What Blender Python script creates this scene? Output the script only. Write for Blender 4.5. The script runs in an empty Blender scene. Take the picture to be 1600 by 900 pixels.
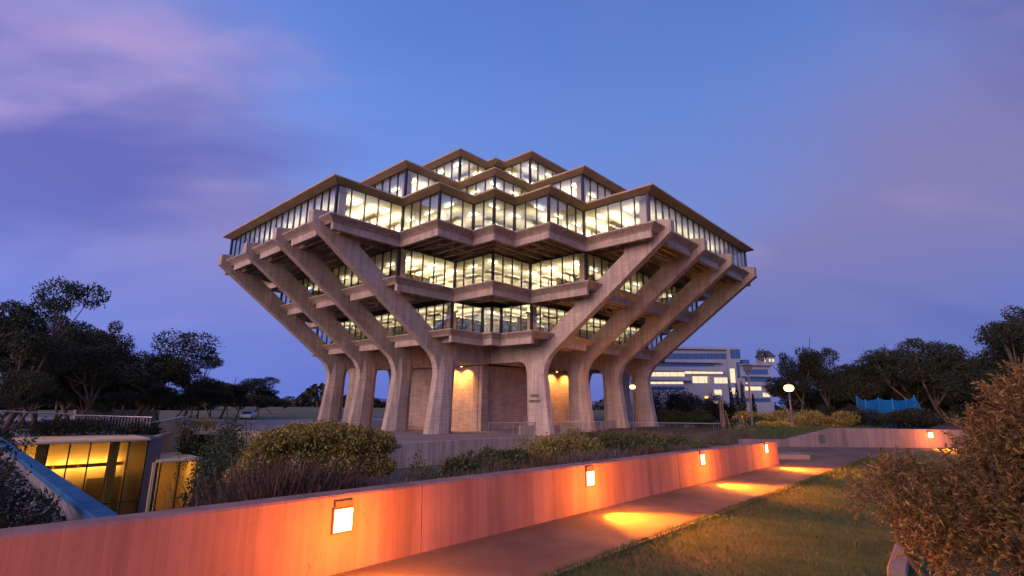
import bpy, bmesh, math, random
import numpy as np
from mathutils import Vector, Matrix
S = bpy.context.scene
COL = S.collection
R = math.radians
rnd = random.Random(7)
rng = np.random.default_rng(11)

# ------------------------------------------------------------------ camera
F_PX, PITCH, ROLL, YAW = 807.55, 0.218688, -0.0131546, 0.0389218      # focal length in pixels of a 1600 px wide frame
CAM = np.array([-0.0175, -79.9136, 3.3517])
_cy, _sy, _cp, _sp, _cr, _sr = math.cos(YAW), math.sin(YAW), math.cos(PITCH), math.sin(PITCH), math.cos(ROLL), math.sin(ROLL)
_U = Vector((_cy, -_sy, 0)); _V = Vector((_sy, _cy, 0)); _Z = Vector((0, 0, 1))
_F = _V*_cp + _Z*_sp; _UP = _Z*_cp - _V*_sp
_Rt = _U*_cr - _UP*_sr; _Up = _U*_sr + _UP*_cr
cam_d = bpy.data.cameras.new('camera'); cam = bpy.data.objects.new('camera', cam_d); COL.objects.link(cam)
cam_d.sensor_width = 36; cam_d.lens = F_PX/1600*36; cam_d.clip_start = 0.05; cam_d.clip_end = 6000
M = Matrix.Identity(4)
for i in range(3):
    M[i][0] = _Rt[i]; M[i][1] = _Up[i]; M[i][2] = -_F[i]; M[i][3] = CAM[i]
cam.matrix_world = M
S.camera = cam

def ray(px, py):
    d = _F*F_PX + _Rt*(px-800) + _Up*(450-py)
    return np.array(d)
def at_z(px, py, z):
    d = ray(px, py); return CAM + d*((z-CAM[2])/d[2])
def at_y(px, py, y):
    d = ray(px, py); return CAM + d*((y-CAM[1])/d[1])
def at_d(px, py, D):
    d = ray(px, py); return CAM + d*(D/math.hypot(d[0], d[1]))
def P(a, b, z=0.0):                       # the library's own axes: a = normal of its right face, b = normal of its left face
    return ((a-b)/2**.5, -(a+b)/2**.5, z)
def AB(x, y): return ((x-y)/2**.5, (-x-y)/2**.5)

# ------------------------------------------------------------------ sky, dusk light, exposure
SUN_AZ, SUN_EL = R(222), R(13)             # afterglow low behind the camera's left shoulder
W = bpy.data.worlds.new('World'); S.world = W; W.use_nodes = True
nt = W.node_tree; nt.nodes.clear()
def N(t, **k):
    n = nt.nodes.new(t)
    for a, v in k.items(): setattr(n, a, v)
    return n
def L(a, b): nt.links.new(a, b)
tc = N('ShaderNodeTexCoord'); sep = N('ShaderNodeSeparateXYZ'); L(tc.outputs['Generated'], sep.inputs[0])
ramp = N('ShaderNodeValToRGB'); L(sep.outputs['Z'], ramp.inputs[0])
er = ramp.color_ramp
er.elements[0].position = 0.0; er.elements[0].color = (.085, .145, .47, 1)
er.elements[1].position = 1.0; er.elements[1].color = (.045, .11, .38, 1)
for p_, c_ in ((.12, (.115, .18, .55, 1)), (.3, (.15, .245, .66, 1)), (.5, (.115, .215, .60, 1)), (.7, (.065, .15, .48, 1))):
    e = er.elements.new(p_); e.color = c_
SKYOFF = ((7.1, 3.1, 0), (12.6, 7.8, 0), (15.3, 12.1, 0))
# clouds on a flat layer: direction / (height + something)
addz = N('ShaderNodeMath', operation='ADD'); L(sep.outputs['Z'], addz.inputs[0]); addz.inputs[1].default_value = .30
mx = N('ShaderNodeMath', operation='MAXIMUM'); L(addz.outputs[0], mx.inputs[0]); mx.inputs[1].default_value = .05
dx = N('ShaderNodeMath', operation='DIVIDE'); L(sep.outputs['X'], dx.inputs[0]); L(mx.outputs[0], dx.inputs[1])
dy = N('ShaderNodeMath', operation='DIVIDE'); L(sep.outputs['Y'], dy.inputs[0]); L(mx.outputs[0], dy.inputs[1])
cmb = N('ShaderNodeCombineXYZ'); L(dx.outputs[0], cmb.inputs[0]); L(dy.outputs[0], cmb.inputs[1])
def cloud(scale, sx, sy, rot, lo, hi, det=5, off=(0, 0, 0), rough=.5, dist=.4):
    mp = N('ShaderNodeMapping'); L(cmb.outputs[0], mp.inputs[0])
    mp.inputs['Scale'].default_value = (sx, sy, 1); mp.inputs['Rotation'].default_value = (0, 0, R(rot)); mp.inputs['Location'].default_value = off
    nz = N('ShaderNodeTexNoise'); L(mp.outputs[0], nz.inputs['Vector'])
    nz.inputs['Scale'].default_value = scale; nz.inputs['Detail'].default_value = det; nz.inputs['Roughness'].default_value = rough; nz.inputs['Distortion'].default_value = dist
    mr = N('ShaderNodeMapRange'); L(nz.outputs['Fac'], mr.inputs[0]); mr.interpolation_type = 'SMOOTHSTEP'
    mr.inputs[1].default_value = lo; mr.inputs[2].default_value = hi
    return mr.outputs[0]
def mixc(fac, a, b, amount=1.0):
    m = N('ShaderNodeMix', data_type='RGBA')
    if amount != 1.0:
        mm = N('ShaderNodeMath', operation='MULTIPLY'); L(fac, mm.inputs[0]); mm.inputs[1].default_value = amount; fac = mm.outputs[0]
    L(fac, m.inputs[0])
    L(a, m.inputs[6])
    if isinstance(b, tuple): m.inputs[7].default_value = b
    else: L(b, m.inputs[7])
    return m.outputs[2]
sky = ramp.outputs[0]
sky = mixc(cloud(.62, 1.0, .8, 35, .33, .62, 4, SKYOFF[0], .45), sky, (.215, .185, .42, 1), .9)       # broad violet veil
sky = mixc(cloud(1.1, .6, 1.4, -12, .46, .70, 4, SKYOFF[1]), sky, (.075, .085, .34, 1), .85)          # darker slate bands
sky = mixc(cloud(1.5, .7, 1.6, -25, .56, .76, 5, SKYOFF[2]), sky, (.40, .27, .50, 1), .6)            # pink lit rims
# slate haze low over the horizon
hz = N('ShaderNodeMapRange'); L(sep.outputs['Z'], hz.inputs[0]); hz.interpolation_type = 'SMOOTHSTEP'; hz.inputs[1].default_value = .02; hz.inputs[2].default_value = .36; hz.inputs[3].default_value = .9; hz.inputs[4].default_value = 0
sky = mixc(hz.outputs[0], sky, (.095, .155, .53, 1))
# the sky is brighter on the side where the sun went down (behind the camera's left) and deeper away from it
dt = N('ShaderNodeVectorMath', operation='DOT_PRODUCT'); L(tc.outputs['Generated'], dt.inputs[0]); dt.inputs[1].default_value = (math.sin(SUN_AZ), math.cos(SUN_AZ), 0)
gm = N('ShaderNodeMapRange'); L(dt.outputs['Value'], gm.inputs[0]); gm.inputs[1].default_value = -1; gm.inputs[2].default_value = .6; gm.inputs[3].default_value = .78; gm.inputs[4].default_value = 1.4
sm = N('ShaderNodeMix', data_type='RGBA', blend_type='MULTIPLY'); sm.inputs[0].default_value = 1; L(sky, sm.inputs[6]); L(gm.outputs[0], sm.inputs[7]); sky = sm.outputs[2]
nis = N('ShaderNodeTexSky', sky_type='NISHITA'); nis.sun_disc = False; nis.sun_elevation = R(1.0); nis.sun_rotation = SUN_AZ
nmul = N('ShaderNodeMix', data_type='RGBA', blend_type='ADD'); nmul.inputs[0].default_value = .02
L(sky, nmul.inputs[6]); L(nis.outputs[0], nmul.inputs[7])
bg = N('ShaderNodeBackground'); L(nmul.outputs[2], bg.inputs[0]); bg.inputs[1].default_value = 1.25
wo = N('ShaderNodeOutputWorld'); L(bg.outputs[0], wo.inputs[0])

sun_d = bpy.data.lights.new('sun', 'SUN'); sun = bpy.data.objects.new('sun', sun_d); COL.objects.link(sun)
sun_d.energy = 3.5; sun_d.angle = R(50); sun_d.color = (1, .60, .48)
sun_dir = Vector((math.sin(SUN_AZ)*math.cos(SUN_EL), math.cos(SUN_AZ)*math.cos(SUN_EL), math.sin(SUN_EL)))   # towards the afterglow
sun.rotation_euler = (-sun_dir).to_track_quat('-Z', 'Y').to_euler()
S.view_settings.view_transform = 'Standard'; S.view_settings.look = 'None'
S.view_settings.exposure = 0; S.view_settings.gamma = 1
S.render.engine = 'CYCLES'
S.cycles.max_bounces = 8; S.cycles.diffuse_bounces = 4; S.cycles.glossy_bounces = 3; S.cycles.transparent_max_bounces = 12
S.cycles.sample_clamp_indirect = 4; S.cycles.caustics_reflective = False; S.cycles.caustics_refractive = False

# ------------------------------------------------------------------ materials
MATS = {}
def mat(name, col, rough=.8, var=.25, vscale=1.0, bump=0.0, bscale=20.0, island=0.0, spec=.3, metal=0.0, stretch=None, streak=0.0, boards=0.0, col2=None, c2scale=.5, c2lo=.45, c2hi=.62, transl=0.0, emit=0.0, vb=None):
    m = bpy.data.materials.new(name); m.use_nodes = True
    t = m.node_tree; t.nodes.clear()
    def n(ty, **k):
        x = t.nodes.new(ty)
        for a, v in k.items(): setattr(x, a, v)
        return x
    l = t.links.new
    out = n('ShaderNodeOutputMaterial'); b = n('ShaderNodeBsdfPrincipled')
    b.inputs['Roughness'].default_value = rough; b.inputs['Metallic'].default_value = metal
    b.inputs['Specular IOR Level'].default_value = spec
    geo = n('ShaderNodeNewGeometry')
    mp = n('ShaderNodeMapping'); l(geo.outputs['Position'], mp.inputs[0])
    if stretch: mp.inputs['Scale'].default_value = stretch
    rgb = n('ShaderNodeRGB'); rgb.outputs[0].default_value = (*col, 1); c = rgb.outputs[0]
    def noise(sc, det=5, vec=None, ro=.55):
        x = n('ShaderNodeTexNoise'); l(vec or mp.outputs[0], x.inputs['Vector'])
        x.inputs['Scale'].default_value = sc; x.inputs['Detail'].default_value = det; x.inputs['Roughness'].default_value = ro
        return x.outputs['Fac']
    def rng_(f, a, b_, c_, d):
        x = n('ShaderNodeMapRange'); l(f, x.inputs[0])
        for i, v in enumerate((a, b_, c_, d)): x.inputs[i+1].default_value = v
        return x.outputs[0]
    def mulv(c, f):
        x = n('ShaderNodeMix', data_type='RGBA', blend_type='MULTIPLY'); x.inputs[0].default_value = 1
        l(c, x.inputs[6]); l(f, x.inputs[7]); return x.outputs[2]
    if col2 is not None:
        x = n('ShaderNodeMix', data_type='RGBA'); l(rng_(noise(c2scale, 6), c2lo, c2hi, 0, 1), x.inputs[0]); l(c, x.inputs[6]); x.inputs[7].default_value = (*col2, 1); c = x.outputs[2]
    if var: c = mulv(c, rng_(noise(vscale), .25, .75, 1-var, 1+var))
    if island: c = mulv(c, rng_(geo.outputs['Random Per Island'], 0, 1, 1-island, 1+island))
    hgt = []
    if streak:
        m2 = n('ShaderNodeMapping'); l(geo.outputs['Position'], m2.inputs[0]); m2.inputs['Scale'].default_value = (1, 1, .06)
        c = mulv(c, rng_(noise(2.6, 6, m2.outputs[0], .6), .42, .62, 1.04, 1-streak))
        c = mulv(c, rng_(noise(14, 4, m2.outputs[0], .6), .3, .7, 1+streak*.35, 1-streak*.35))
    if vb:
        dp = n('ShaderNodeVectorMath', operation='DOT_PRODUCT'); l(geo.outputs['Position'], dp.inputs[0]); dp.inputs[1].default_value = vb
        dv = n('ShaderNodeMath', operation='MULTIPLY'); l(dp.outputs['Value'], dv.inputs[0]); dv.inputs[1].default_value = 1/.085
        fl = n('ShaderNodeMath', operation='FLOOR'); l(dv.outputs[0], fl.inputs[0]); wn = n('ShaderNodeTexWhiteNoise', noise_dimensions='1D'); l(fl.outputs[0], wn.inputs['W'])
        c = mulv(c, rng_(wn.outputs['Value'], 0, 1, .91, 1.07))
        fr = n('ShaderNodeMath', operation='FRACT'); l(dv.outputs[0], fr.inputs[0]); c = mulv(c, rng_(fr.outputs[0], 0, .1, .80, 1))
        c = mulv(c, rng_(noise(7, 8, None, .7), .60, .72, 1, .72))
    if boards:
        m3 = n('ShaderNodeMapping'); l(geo.outputs['Position'], m3.inputs[0]); m3.inputs['Scale'].default_value = (.15, .15, 1)
        wv = n('ShaderNodeTexWave', wave_type='BANDS', bands_direction='Z', wave_profile='SAW'); l(m3.outputs[0], wv.inputs['Vector'])
        wv.inputs['Scale'].default_value = 1.05; wv.inputs['Distortion'].default_value = .35; wv.inputs['Detail'].default_value = 2
        c = mulv(c, rng_(wv.outputs['Fac'], 0, .16, 1-boards, 1)); c = mulv(c, rng_(noise(5, 3, m3.outputs[0]), .3, .7, 1-boards*.8, 1+boards*.8))
        hgt.append(wv.outputs['Fac'])
    l(c, b.inputs['Base Color'])
    if bump:
        bp = n('ShaderNodeBump'); bp.inputs['Strength'].default_value = bump; bp.inputs['Distance'].default_value = .02
        l(noise(bscale, 6), bp.inputs['Height']); l(bp.outputs[0], b.inputs['Normal'])
    sh = b.outputs[0]
    if transl:
        tr = n('ShaderNodeBsdfTranslucent'); l(c, tr.inputs[0]); ms = n('ShaderNodeMixShader'); ms.inputs[0].default_value = transl
        l(sh, ms.inputs[1]); l(tr.outputs[0], ms.inputs[2]); sh = ms.outputs[0]
    l(sh, out.inputs[0]); MATS[name] = m; return m
def emat(name, col, strength):
    m = bpy.data.materials.new(name); m.use_nodes = True; t = m.node_tree; t.nodes.clear()
    o = t.nodes.new('ShaderNodeOutputMaterial'); e = t.nodes.new('ShaderNodeEmission'); e.inputs[0].default_value = (*col, 1); e.inputs[1].default_value = strength
    t.links.new(e.outputs[0], o.inputs[0]); MATS[name] = m; return m
def gmat(name, tint, refl=.12, rough=.02, alpha_col=None, wav=0.0):
    m = bpy.data.materials.new(name); m.use_nodes = True; t = m.node_tree; t.nodes.clear()
    o = t.nodes.new('ShaderNodeOutputMaterial'); tr = t.nodes.new('ShaderNodeBsdfTransparent'); tr.inputs[0].default_value = (*tint, 1)
    g = t.nodes.new('ShaderNodeBsdfGlossy'); g.inputs['Roughness'].default_value = rough; g.inputs['Color'].default_value = (.9, .95, 1, 1)
    lw = t.nodes.new('ShaderNodeFresnel'); lw.inputs[0].default_value = 1.45
    if wav:
        tn = t.nodes.new('ShaderNodeTexNoise'); tn.inputs['Scale'].default_value = .6; bp = t.nodes.new('ShaderNodeBump'); bp.inputs['Strength'].default_value = wav; bp.inputs['Distance'].default_value = .1
        t.links.new(tn.outputs['Fac'], bp.inputs['Height']); t.links.new(bp.outputs[0], g.inputs['Normal'])
    mu = t.nodes.new('ShaderNodeMath'); mu.operation = 'MULTIPLY_ADD'; t.links.new(lw.outputs[0], mu.inputs[0]); mu.inputs[1].default_value = .62; mu.inputs[2].default_value = refl*.4
    ms = t.nodes.new('ShaderNodeMixShader'); t.links.new(mu.outputs[0], ms.inputs[0]); t.links.new(tr.outputs[0], ms.inputs[1]); t.links.new(g.outputs[0], ms.inputs[2])
    t.links.new(ms.outputs[0], o.inputs[0]); MATS[name] = m; return m

concrete = mat('board_marked_concrete', (.44, .36, .30), .88, .22, .35, .5, 30, streak=.22, boards=.14)
concrete_core = mat('core_concrete', (.42, .33, .27), .88, .2, .4, .5, 30, streak=.15, boards=.24)
concrete_roof = mat('roof_concrete', (.44, .34, .23), .88, .2, .6, .3, 25)
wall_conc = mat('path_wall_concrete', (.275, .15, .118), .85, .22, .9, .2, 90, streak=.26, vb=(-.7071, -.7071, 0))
ret_conc = mat('retaining_concrete', (.42, .35, .27), .88, .2, .5, .4, 30, streak=.25, vb=(.94, .34, 0))
ramp_conc = mat('ramp_wall_concrete', (.20, .155, .145), .88, .2, .5, .4, 30, streak=.25, vb=(1, 0, 0))
pave = mat('plaza_paving', (.23, .20, .20), .7, .2, .25, .2, 20, spec=.4)
asphalt = mat('path_asphalt', (.11, .078, .06), .9, .35, 1.1, .9, 120, col2=(.145, .105, .078), c2scale=.8)
edging = mat('path_edging', (.22, .18, .14), .9, .2, 4, .4, 40)
soil = mat('planting_soil', (.07, .05, .035), .95, .4, .8, .8, 8, col2=(.05, .06, .02), c2scale=.35)
lawn_m = mat('lawn_turf', (.05, .085, .018), .95, .35, 1.5, .9, 60, col2=(.105, .09, .03), c2scale=.7, c2lo=.49, c2hi=.66)
blade_m = mat('grass_blades', (.05, .09, .018), .8, .3, 1.2, island=.45, col2=(.12, .105, .035), c2scale=.75, c2lo=.49, c2hi=.66, transl=.25)
field_m = mat('field_grass', (.09, .10, .045), .95, .3, .12, .3, 3, col2=(.13, .12, .06), c2scale=.05)
black_metal = mat('dark_mullion_metal', (.012, .012, .014), .4, 0, spec=.5)
pale_metal = mat('pale_rail_metal', (.55, .52, .52), .35, .05, 3, metal=.6)
letter_m = mat('weathered_letters', (.10, .075, .07), .8, .2, 5)
rail_grey = mat('grey_rail_metal', (.20, .19, .20), .5, .1, 3)
grey_paint = mat('grey_paint', (.08, .08, .09), .5, .1, 5)
ceiling_m = mat('ceiling_white', (.82, .78, .66), .9, .04, .5)
inwall_m = mat('interior_wall_cream', (.78, .70, .52), .9, .1, .3)
carpet_m = mat('carpet', (.45, .38, .28), .95, .1, 2)
shelf_m = mat('shelf_wood', (.30, .20, .12), .7, .15, 3)
book_m = None
glass = gmat('window_glass', (.94, .94, .90), .12, .015)
glass_y = gmat('courtyard_glass', (.92, .86, .66), .10, .02, wav=.25)
strip_e = emat('ceiling_tube_light', (1, .9, .68), 16)
rusty = mat('rusty_housing', (.16, .075, .045), .7, .2, 8)
orange_e = emat('wall_lamp_lens', (1, .66, .28), 9)
lamp_e = emat('street_lamp_lens', (1, .52, .18), 5)
red_e = emat('red_lamp_lens', (1, .16, .03), 10)
yellow_e = emat('courtyard_light', (1, .62, .20), 36)
winlit_e = emat('lit_office_window', (1, .80, .52), 1.1)
down_e = emat('downlight_lens', (1, .6, .25), 20)
def books():
    m = mat('books', (.5, .5, .5), .8, 0)
    t = m.node_tree; b = [x for x in t.nodes if x.type == 'BSDF_PRINCIPLED'][0]; g = [x for x in t.nodes if x.type == 'NEW_GEOMETRY'][0]
    r = t.nodes.new('ShaderNodeValToRGB'); t.links.new(g.outputs['Random Per Island'], r.inputs[0]); cr = r.color_ramp; cr.interpolation = 'CONSTANT'
    cols = [(.45, .12, .08), (.10, .22, .35), (.55, .45, .30), (.12, .30, .20), (.60, .30, .15), (.15, .35, .42), (.5, .5, .45), (.35, .10, .15)]
    cr.elements[0].color = (*cols[0], 1); cr.elements[1].position = .12; cr.elements[1].color = (*cols[1], 1)
    for i, c in enumerate(cols[2:]): e = cr.elements.new(.25+.125*i); e.color = (*c, 1)
    t.links.new(r.outputs[0], b.inputs['Base Color']); return m
book_m = books()
leaf_dark = mat('eucalyptus_leaf', (.028, .036, .018), .7, .4, .25, island=.5, transl=.2)
leaf_far = mat('grove_leaf', (.028, .032, .02), .8, .4, .25, island=.4, transl=.15)
bark = mat('eucalyptus_bark', (.10, .075, .06), .9, .3, 1.5, .4, 10)
leaf_hedge = mat('hedge_leaf', (.25, .195, .045), .6, .35, 1.2, island=.55, transl=.25)
leaf_green = mat('bush_leaf', (.085, .095, .03), .7, .35, .9, island=.5, transl=.25)
leaf_ivy = mat('ivy_leaf', (.036, .052, .014), .6, .45, .8, island=.5, transl=.2)
stalk = mat('dry_stalk', (.105, .06, .042), .9, .35, .8, island=.5, transl=.15)
stalk_grey = mat('grey_stalk', (.13, .105, .095), .9, .3, .8, island=.4, transl=.15)
leaf_shrub = mat('rosemary_leaf', (.20, .14, .05), .6, .35, 2.5, island=.6, transl=.4)
twig = mat('shrub_twig', (.10, .065, .04), .9, .2, 5)
bronze = mat('dark_bronze', (.07, .05, .038), .5, .35, 6, metal=.4, bump=.3, bscale=14)
white_pnl = mat('white_cladding', (.31, .33, .39), .6, .06, .3)
blue_glass = mat('blue_office_glass', (.03, .10, .22), .12, .1, .5, spec=.8)
blue_mesh = mat('blue_fence_fabric', (.012, .20, .50), .6, .18, .6)
car_white = mat('car_paint_white', (.7, .7, .72), .25, 0)
coping_m = mat('sky_tinted_coping', (.025, .10, .20), .75, .25, 2, .1, 6, spec=.08)  # blue of the reflected sky put into the base colour
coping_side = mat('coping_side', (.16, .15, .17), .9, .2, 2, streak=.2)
gravel_m = mat('pebble_stone', (.13, .13, .15), .8, .3, 3, island=.4)
plaster_y = mat('room_plaster', (.68, .50, .26), .9, .08, .6)
door_m = mat('room_door', (.20, .15, .075), .7, .1, 2)

# ------------------------------------------------------------------ helpers
def link(o, parent=None):
    COL.objects.link(o)
    if parent is not None: o.parent = parent
    return o
def tag(o, label=None, cat=None, group=None, kind=None):
    if label: o['label'] = label
    if cat: o['category'] = cat
    if group: o['group'] = group
    if kind: o['kind'] = kind
    return o
def empty(name, loc, label=None, cat=None, group=None, rz=0):
    o = bpy.data.objects.new(name, None); o.location = loc; o.rotation_euler = (0, 0, rz); o.empty_display_size = .3
    COL.objects.link(o); return tag(o, label, cat, group)
class MB:
    """collects shapes, then becomes ONE mesh object"""
    def __init__(s): s.v = []; s.f = []; s.mi = []; s.cur = 0
    def poly(s, pts, faces):
        o = len(s.v); s.v += [tuple(map(float, p)) for p in pts]
        for f in faces: s.f.append([o+i for i in f]); s.mi.append(s.cur)
    def box(s, c, size, ux=(1, 0, 0), uy=(0, 1, 0), uz=(0, 0, 1)):
        c = np.array(c, float); ux, uy, uz = (np.array(u, float) for u in (ux, uy, uz)); h = np.array(size)/2
        p = [c+ux*h[0]*i+uy*h[1]*j+uz*h[2]*k for k in (-1, 1) for j in (-1, 1) for i in (-1, 1)]
        s.poly(p, [(0, 2, 3, 1), (4, 5, 7, 6), (0, 1, 5, 4), (2, 6, 7, 3), (0, 4, 6, 2), (1, 3, 7, 5)])
    def boxab(s, a0, a1, b0, b1, z0, z1):
        p = [P(a, b, z) for z in (z0, z1) for b in (b0, b1) for a in (a0, a1)]
        s.poly(p, [(0, 2, 3, 1), (4, 5, 7, 6), (0, 1, 5, 4), (2, 6, 7, 3), (0, 4, 6, 2), (1, 3, 7, 5)])
    def loft(s, rings, cap=True, close=False):
        n = len(rings[0]); o = len(s.v)
        for r in rings: s.v += [tuple(map(float, p)) for p in r]
        m = len(rings)
        for i in range(m if close else m-1):
            for j in range(n):
                k = (j+1) % n; i2 = (i+1) % m
                s.f.append([o+i*n+j, o+i*n+k, o+i2*n+k, o+i2*n+j]); s.mi.append(s.cur)
        if cap and not close:
            s.f.append([o+j for j in range(n)][::-1]); s.mi.append(s.cur); s.f.append([o+(m-1)*n+j for j in range(n)]); s.mi.append(s.cur)
    def tube(s, pts, rad, n=6, cap=True):
        pts = [np.array(p, float) for p in pts]; rad = rad if hasattr(rad, '__len__') else [rad]*len(pts); rings = []
        for i, p in enumerate(pts):
            d = pts[min(i+1, len(pts)-1)]-pts[max(i-1, 0)]; d = d/(np.linalg.norm(d)+1e-9)
            u = np.cross(d, (0, 0, 1) if abs(d[2]) < .9 else (1, 0, 0)); u /= np.linalg.norm(u); w = np.cross(d, u)
            rings.append([p+rad[i]*(u*math.cos(2*math.pi*k/n)+w*math.sin(2*math.pi*k/n)) for k in range(n)])
        s.loft(rings, cap)
    def lathe(s, c, prof, n=16):
        s.loft([[(c[0]+r*math.cos(2*math.pi*k/n), c[1]+r*math.sin(2*math.pi*k/n), c[2]+z) for k in range(n)] for r, z in prof])
    def mesh(s, name, mats, fix=True, bevel=0):
        me = bpy.data.meshes.new(name); me.from_pydata(s.v, [], s.f)
        for m in (mats if isinstance(mats, (list, tuple)) else [mats]): me.materials.append(m)
        if len(me.materials) > 1: me.polygons.foreach_set('material_index', s.mi)
        if fix:
            bm = bmesh.new(); bm.from_mesh(me); bmesh.ops.recalc_face_normals(bm, faces=bm.faces)
            if bevel: bmesh.ops.bevel(bm, geom=[e for e in bm.edges if len(e.link_faces) == 2 and e.calc_face_angle(0) > .5], offset=bevel, segments=1, affect='EDGES', clamp_overlap=True)
            bm.to_mesh(me); bm.free()
        me.update(); return me
    def build(s, name, mats, parent=None, **k):
        o = link(bpy.data.objects.new(name, s.mesh(name, mats, **k)), parent)
        if parent is not None and parent.name in WORLD: o.matrix_parent_inverse = Matrix.Translation(-parent.location)
        return o
WORLD = set()                              # things whose parts are modelled in world coordinates
def inst(name, me, mw, parent=None):
    o = bpy.data.objects.new(name, me); o.matrix_world = mw; COL.objects.link(o)
    if parent is not None: o.parent = parent
    return o
def basis(o, x, y, z=(0, 0, 1)):
    m = Matrix.Identity(4)
    for i in range(3): m[i][0] = x[i]; m[i][1] = y[i]; m[i][2] = z[i]; m[i][3] = o[i]
    return m
AX = np.array([1, -1, 0])/2**.5      # a axis in the world
BX = np.array([-1, -1, 0])/2**.5     # b axis in the world
def raw_mesh(name, V, F, mats, mi=None):          # V (n,3), F (m,k) numpy
    me = bpy.data.meshes.new(name); k = F.shape[1]
    me.vertices.add(len(V)); me.vertices.foreach_set('co', np.ascontiguousarray(V, dtype=np.float32).ravel())
    me.loops.add(F.size); me.loops.foreach_set('vertex_index', np.ascontiguousarray(F, dtype=np.int32).ravel())
    me.polygons.add(len(F)); me.polygons.foreach_set('loop_start', np.arange(0, F.size, k, dtype=np.int32)); me.polygons.foreach_set('loop_total', np.full(len(F), k, dtype=np.int32))
    for m in (mats if isinstance(mats, (list, tuple)) else [mats]): me.materials.append(m)
    if mi is not None: me.polygons.foreach_set('material_index', mi.astype(np.int32))
    me.update(calc_edges=True); return me
def unit(v): return v/(np.linalg.norm(v, axis=1, keepdims=True)+1e-9)
def leaf_arrays(c, d, ln, wd):                    # leaf centres, long axes, lengths, widths -> rhombic leaves
    n = len(c); r = rng.normal(size=(n, 3)); s = unit(np.cross(d, r))
    ln = np.broadcast_to(np.asarray(ln, float), (n,))[:, None]; wd = np.broadcast_to(np.asarray(wd, float), (n,))[:, None]
    V = np.stack([c-d*ln/2, c+s*wd/2+d*ln*.05, c+d*ln/2, c-s*wd/2+d*ln*.05], 1).reshape(-1, 3)
    F = np.arange(4*n).reshape(n, 4); return V, F
def leaf_mesh(name, c, d, ln, wd, m):
    V, F = leaf_arrays(c, d, ln, wd); return raw_mesh(name, V, F, m)
def blob_points(n, blobs):                        # blobs: (x,y,z,rx,ry,rz); points denser near each blob's shell
    w = np.array([b[3]*b[4]+b[4]*b[5]+b[3]*b[5] for b in blobs]); idx = rng.choice(len(blobs), n, p=w/w.sum())
    B = np.array(blobs)[idx]; d = unit(rng.normal(size=(n, 3))); r = rng.uniform(.35, 1.0, (n, 1))**.45
    r *= 1+.12*rng.normal(size=(n, 1)); return B[:, :3]+d*r*B[:, 3:6], d

# ------------------------------------------------------------------ ground
def sst(x, a, b):
    t = np.clip((x-a)/(b-a), 0, 1); return t*t*(3-2*t)
def lerp(a, b, t): return a+(b-a)*t
def ground_z(x, y):
    x = np.asarray(x, float); y = np.asarray(y, float)
    a = (x-y)/2**.5; b = (-x-y)/2**.5
    valley = lerp(-3.3, .15, sst(-b, -22, -7))
    z = lerp(valley, 1.05, sst(a, 29, 41))
    z = lerp(z, 0, sst(-b, 2, 22)*sst(-a, -44, -30))                       # far right: back to the plaza's level
    z = np.where((y > -57.4) & (x > 11), np.maximum(z, lerp(2.15, .4, sst(y, -52, -30))*sst(x, 12.5, 15)), z)
    z = lerp(z, 1.15, sst(b, 53.9, 54.6)*sst(a, 8, 30))                    # left of the light court
    edge = 40.0+(a-5)*.30
    court = sst(b, edge-.2, edge+.9)*(b < 54.25)*sst(a, 4.4, 4.7)*(a < 51.2)
    z = lerp(z, -7.6, court)
    z = np.where((a < 20.2) & (b < 32.3), -.5, z)
    z = np.where((a <= 4.6) & (b >= 32.3), -.3, z)
    z = np.where((a > 4.6) & (a < 20) & (b > 32.3) & (b < edge), np.minimum(z, -3.3), z)
    z = np.where((a > -14) & (a <= 4.6) & (b > 32.3) & (b < 43+(a-.6)*.46), -3.3, z)
    z = np.where((a > -2.9) & (a <= 5.2) & (b > 39.3) & (b < 54), -7.8, z)
    z = np.where(a > 51.3, 1.66, z)
    return z
xs = np.arange(-62, 62.01, .5); ys = np.arange(-96, -3.99, .5)
GX, GY = np.meshgrid(xs, ys); GZ = ground_z(GX, GY)
GZ = np.where(GY > -6, np.minimum(GZ, -.03), GZ)
nx, ny = len(xs), len(ys); ii = np.arange(nx*ny).reshape(ny, nx)
V = np.stack([GX, GY, GZ], -1).reshape(-1, 3)
F = np.stack([ii[:-1, :-1], ii[:-1, 1:], ii[1:, 1:], ii[1:, :-1]], -1).reshape(-1, 4)
tag(link(bpy.data.objects.new('ground', raw_mesh('ground', V, F, soil))), kind='structure')
b_ = MB()                                                                  # far ground, out to the horizon
for x0, x1, y0, y1 in ((-3000, 3000, -4.5, 4000), (-3000, -61.6, -96, -4.4), (61.6, 3000, -96, -4.4), (-3000, 3000, -3000, -95.6)):
    z = -.06 if y0 > -90 else 1.4
    b_.poly([(x0, y0, z), (x1, y0, z), (x1, y1, z), (x0, y1, z)], [(0, 1, 2, 3)])
tag(b_.build('field', field_m, fix=False), kind='structure')
b_ = MB()                                                                  # the plaza slab under the library, its front corner towards the camera
b_.boxab(-36, 20.4, -30, 32.5, -.45, 0.0)
tag(b_.build('plaza', pave), kind='structure')
b_ = MB(); pv = [(-60, 60), (4.45, 60), (4.45, 43.6), (.6, 43.0), (-12, 37.2), (-14, 32.9), (-60, 32.9)]
b_.loft([[P(a, b, -.06) for a, b in pv], [P(a, b, .02) for a, b in pv]]); tag(b_.build('pavement', pave), kind='structure')
rw = empty('retaining_wall', P(20.4, 32.5, -2), 'tall pale concrete retaining wall below the plaza edge', 'wall')
WORLD.add(rw.name)
SEG = 5.2
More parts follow.
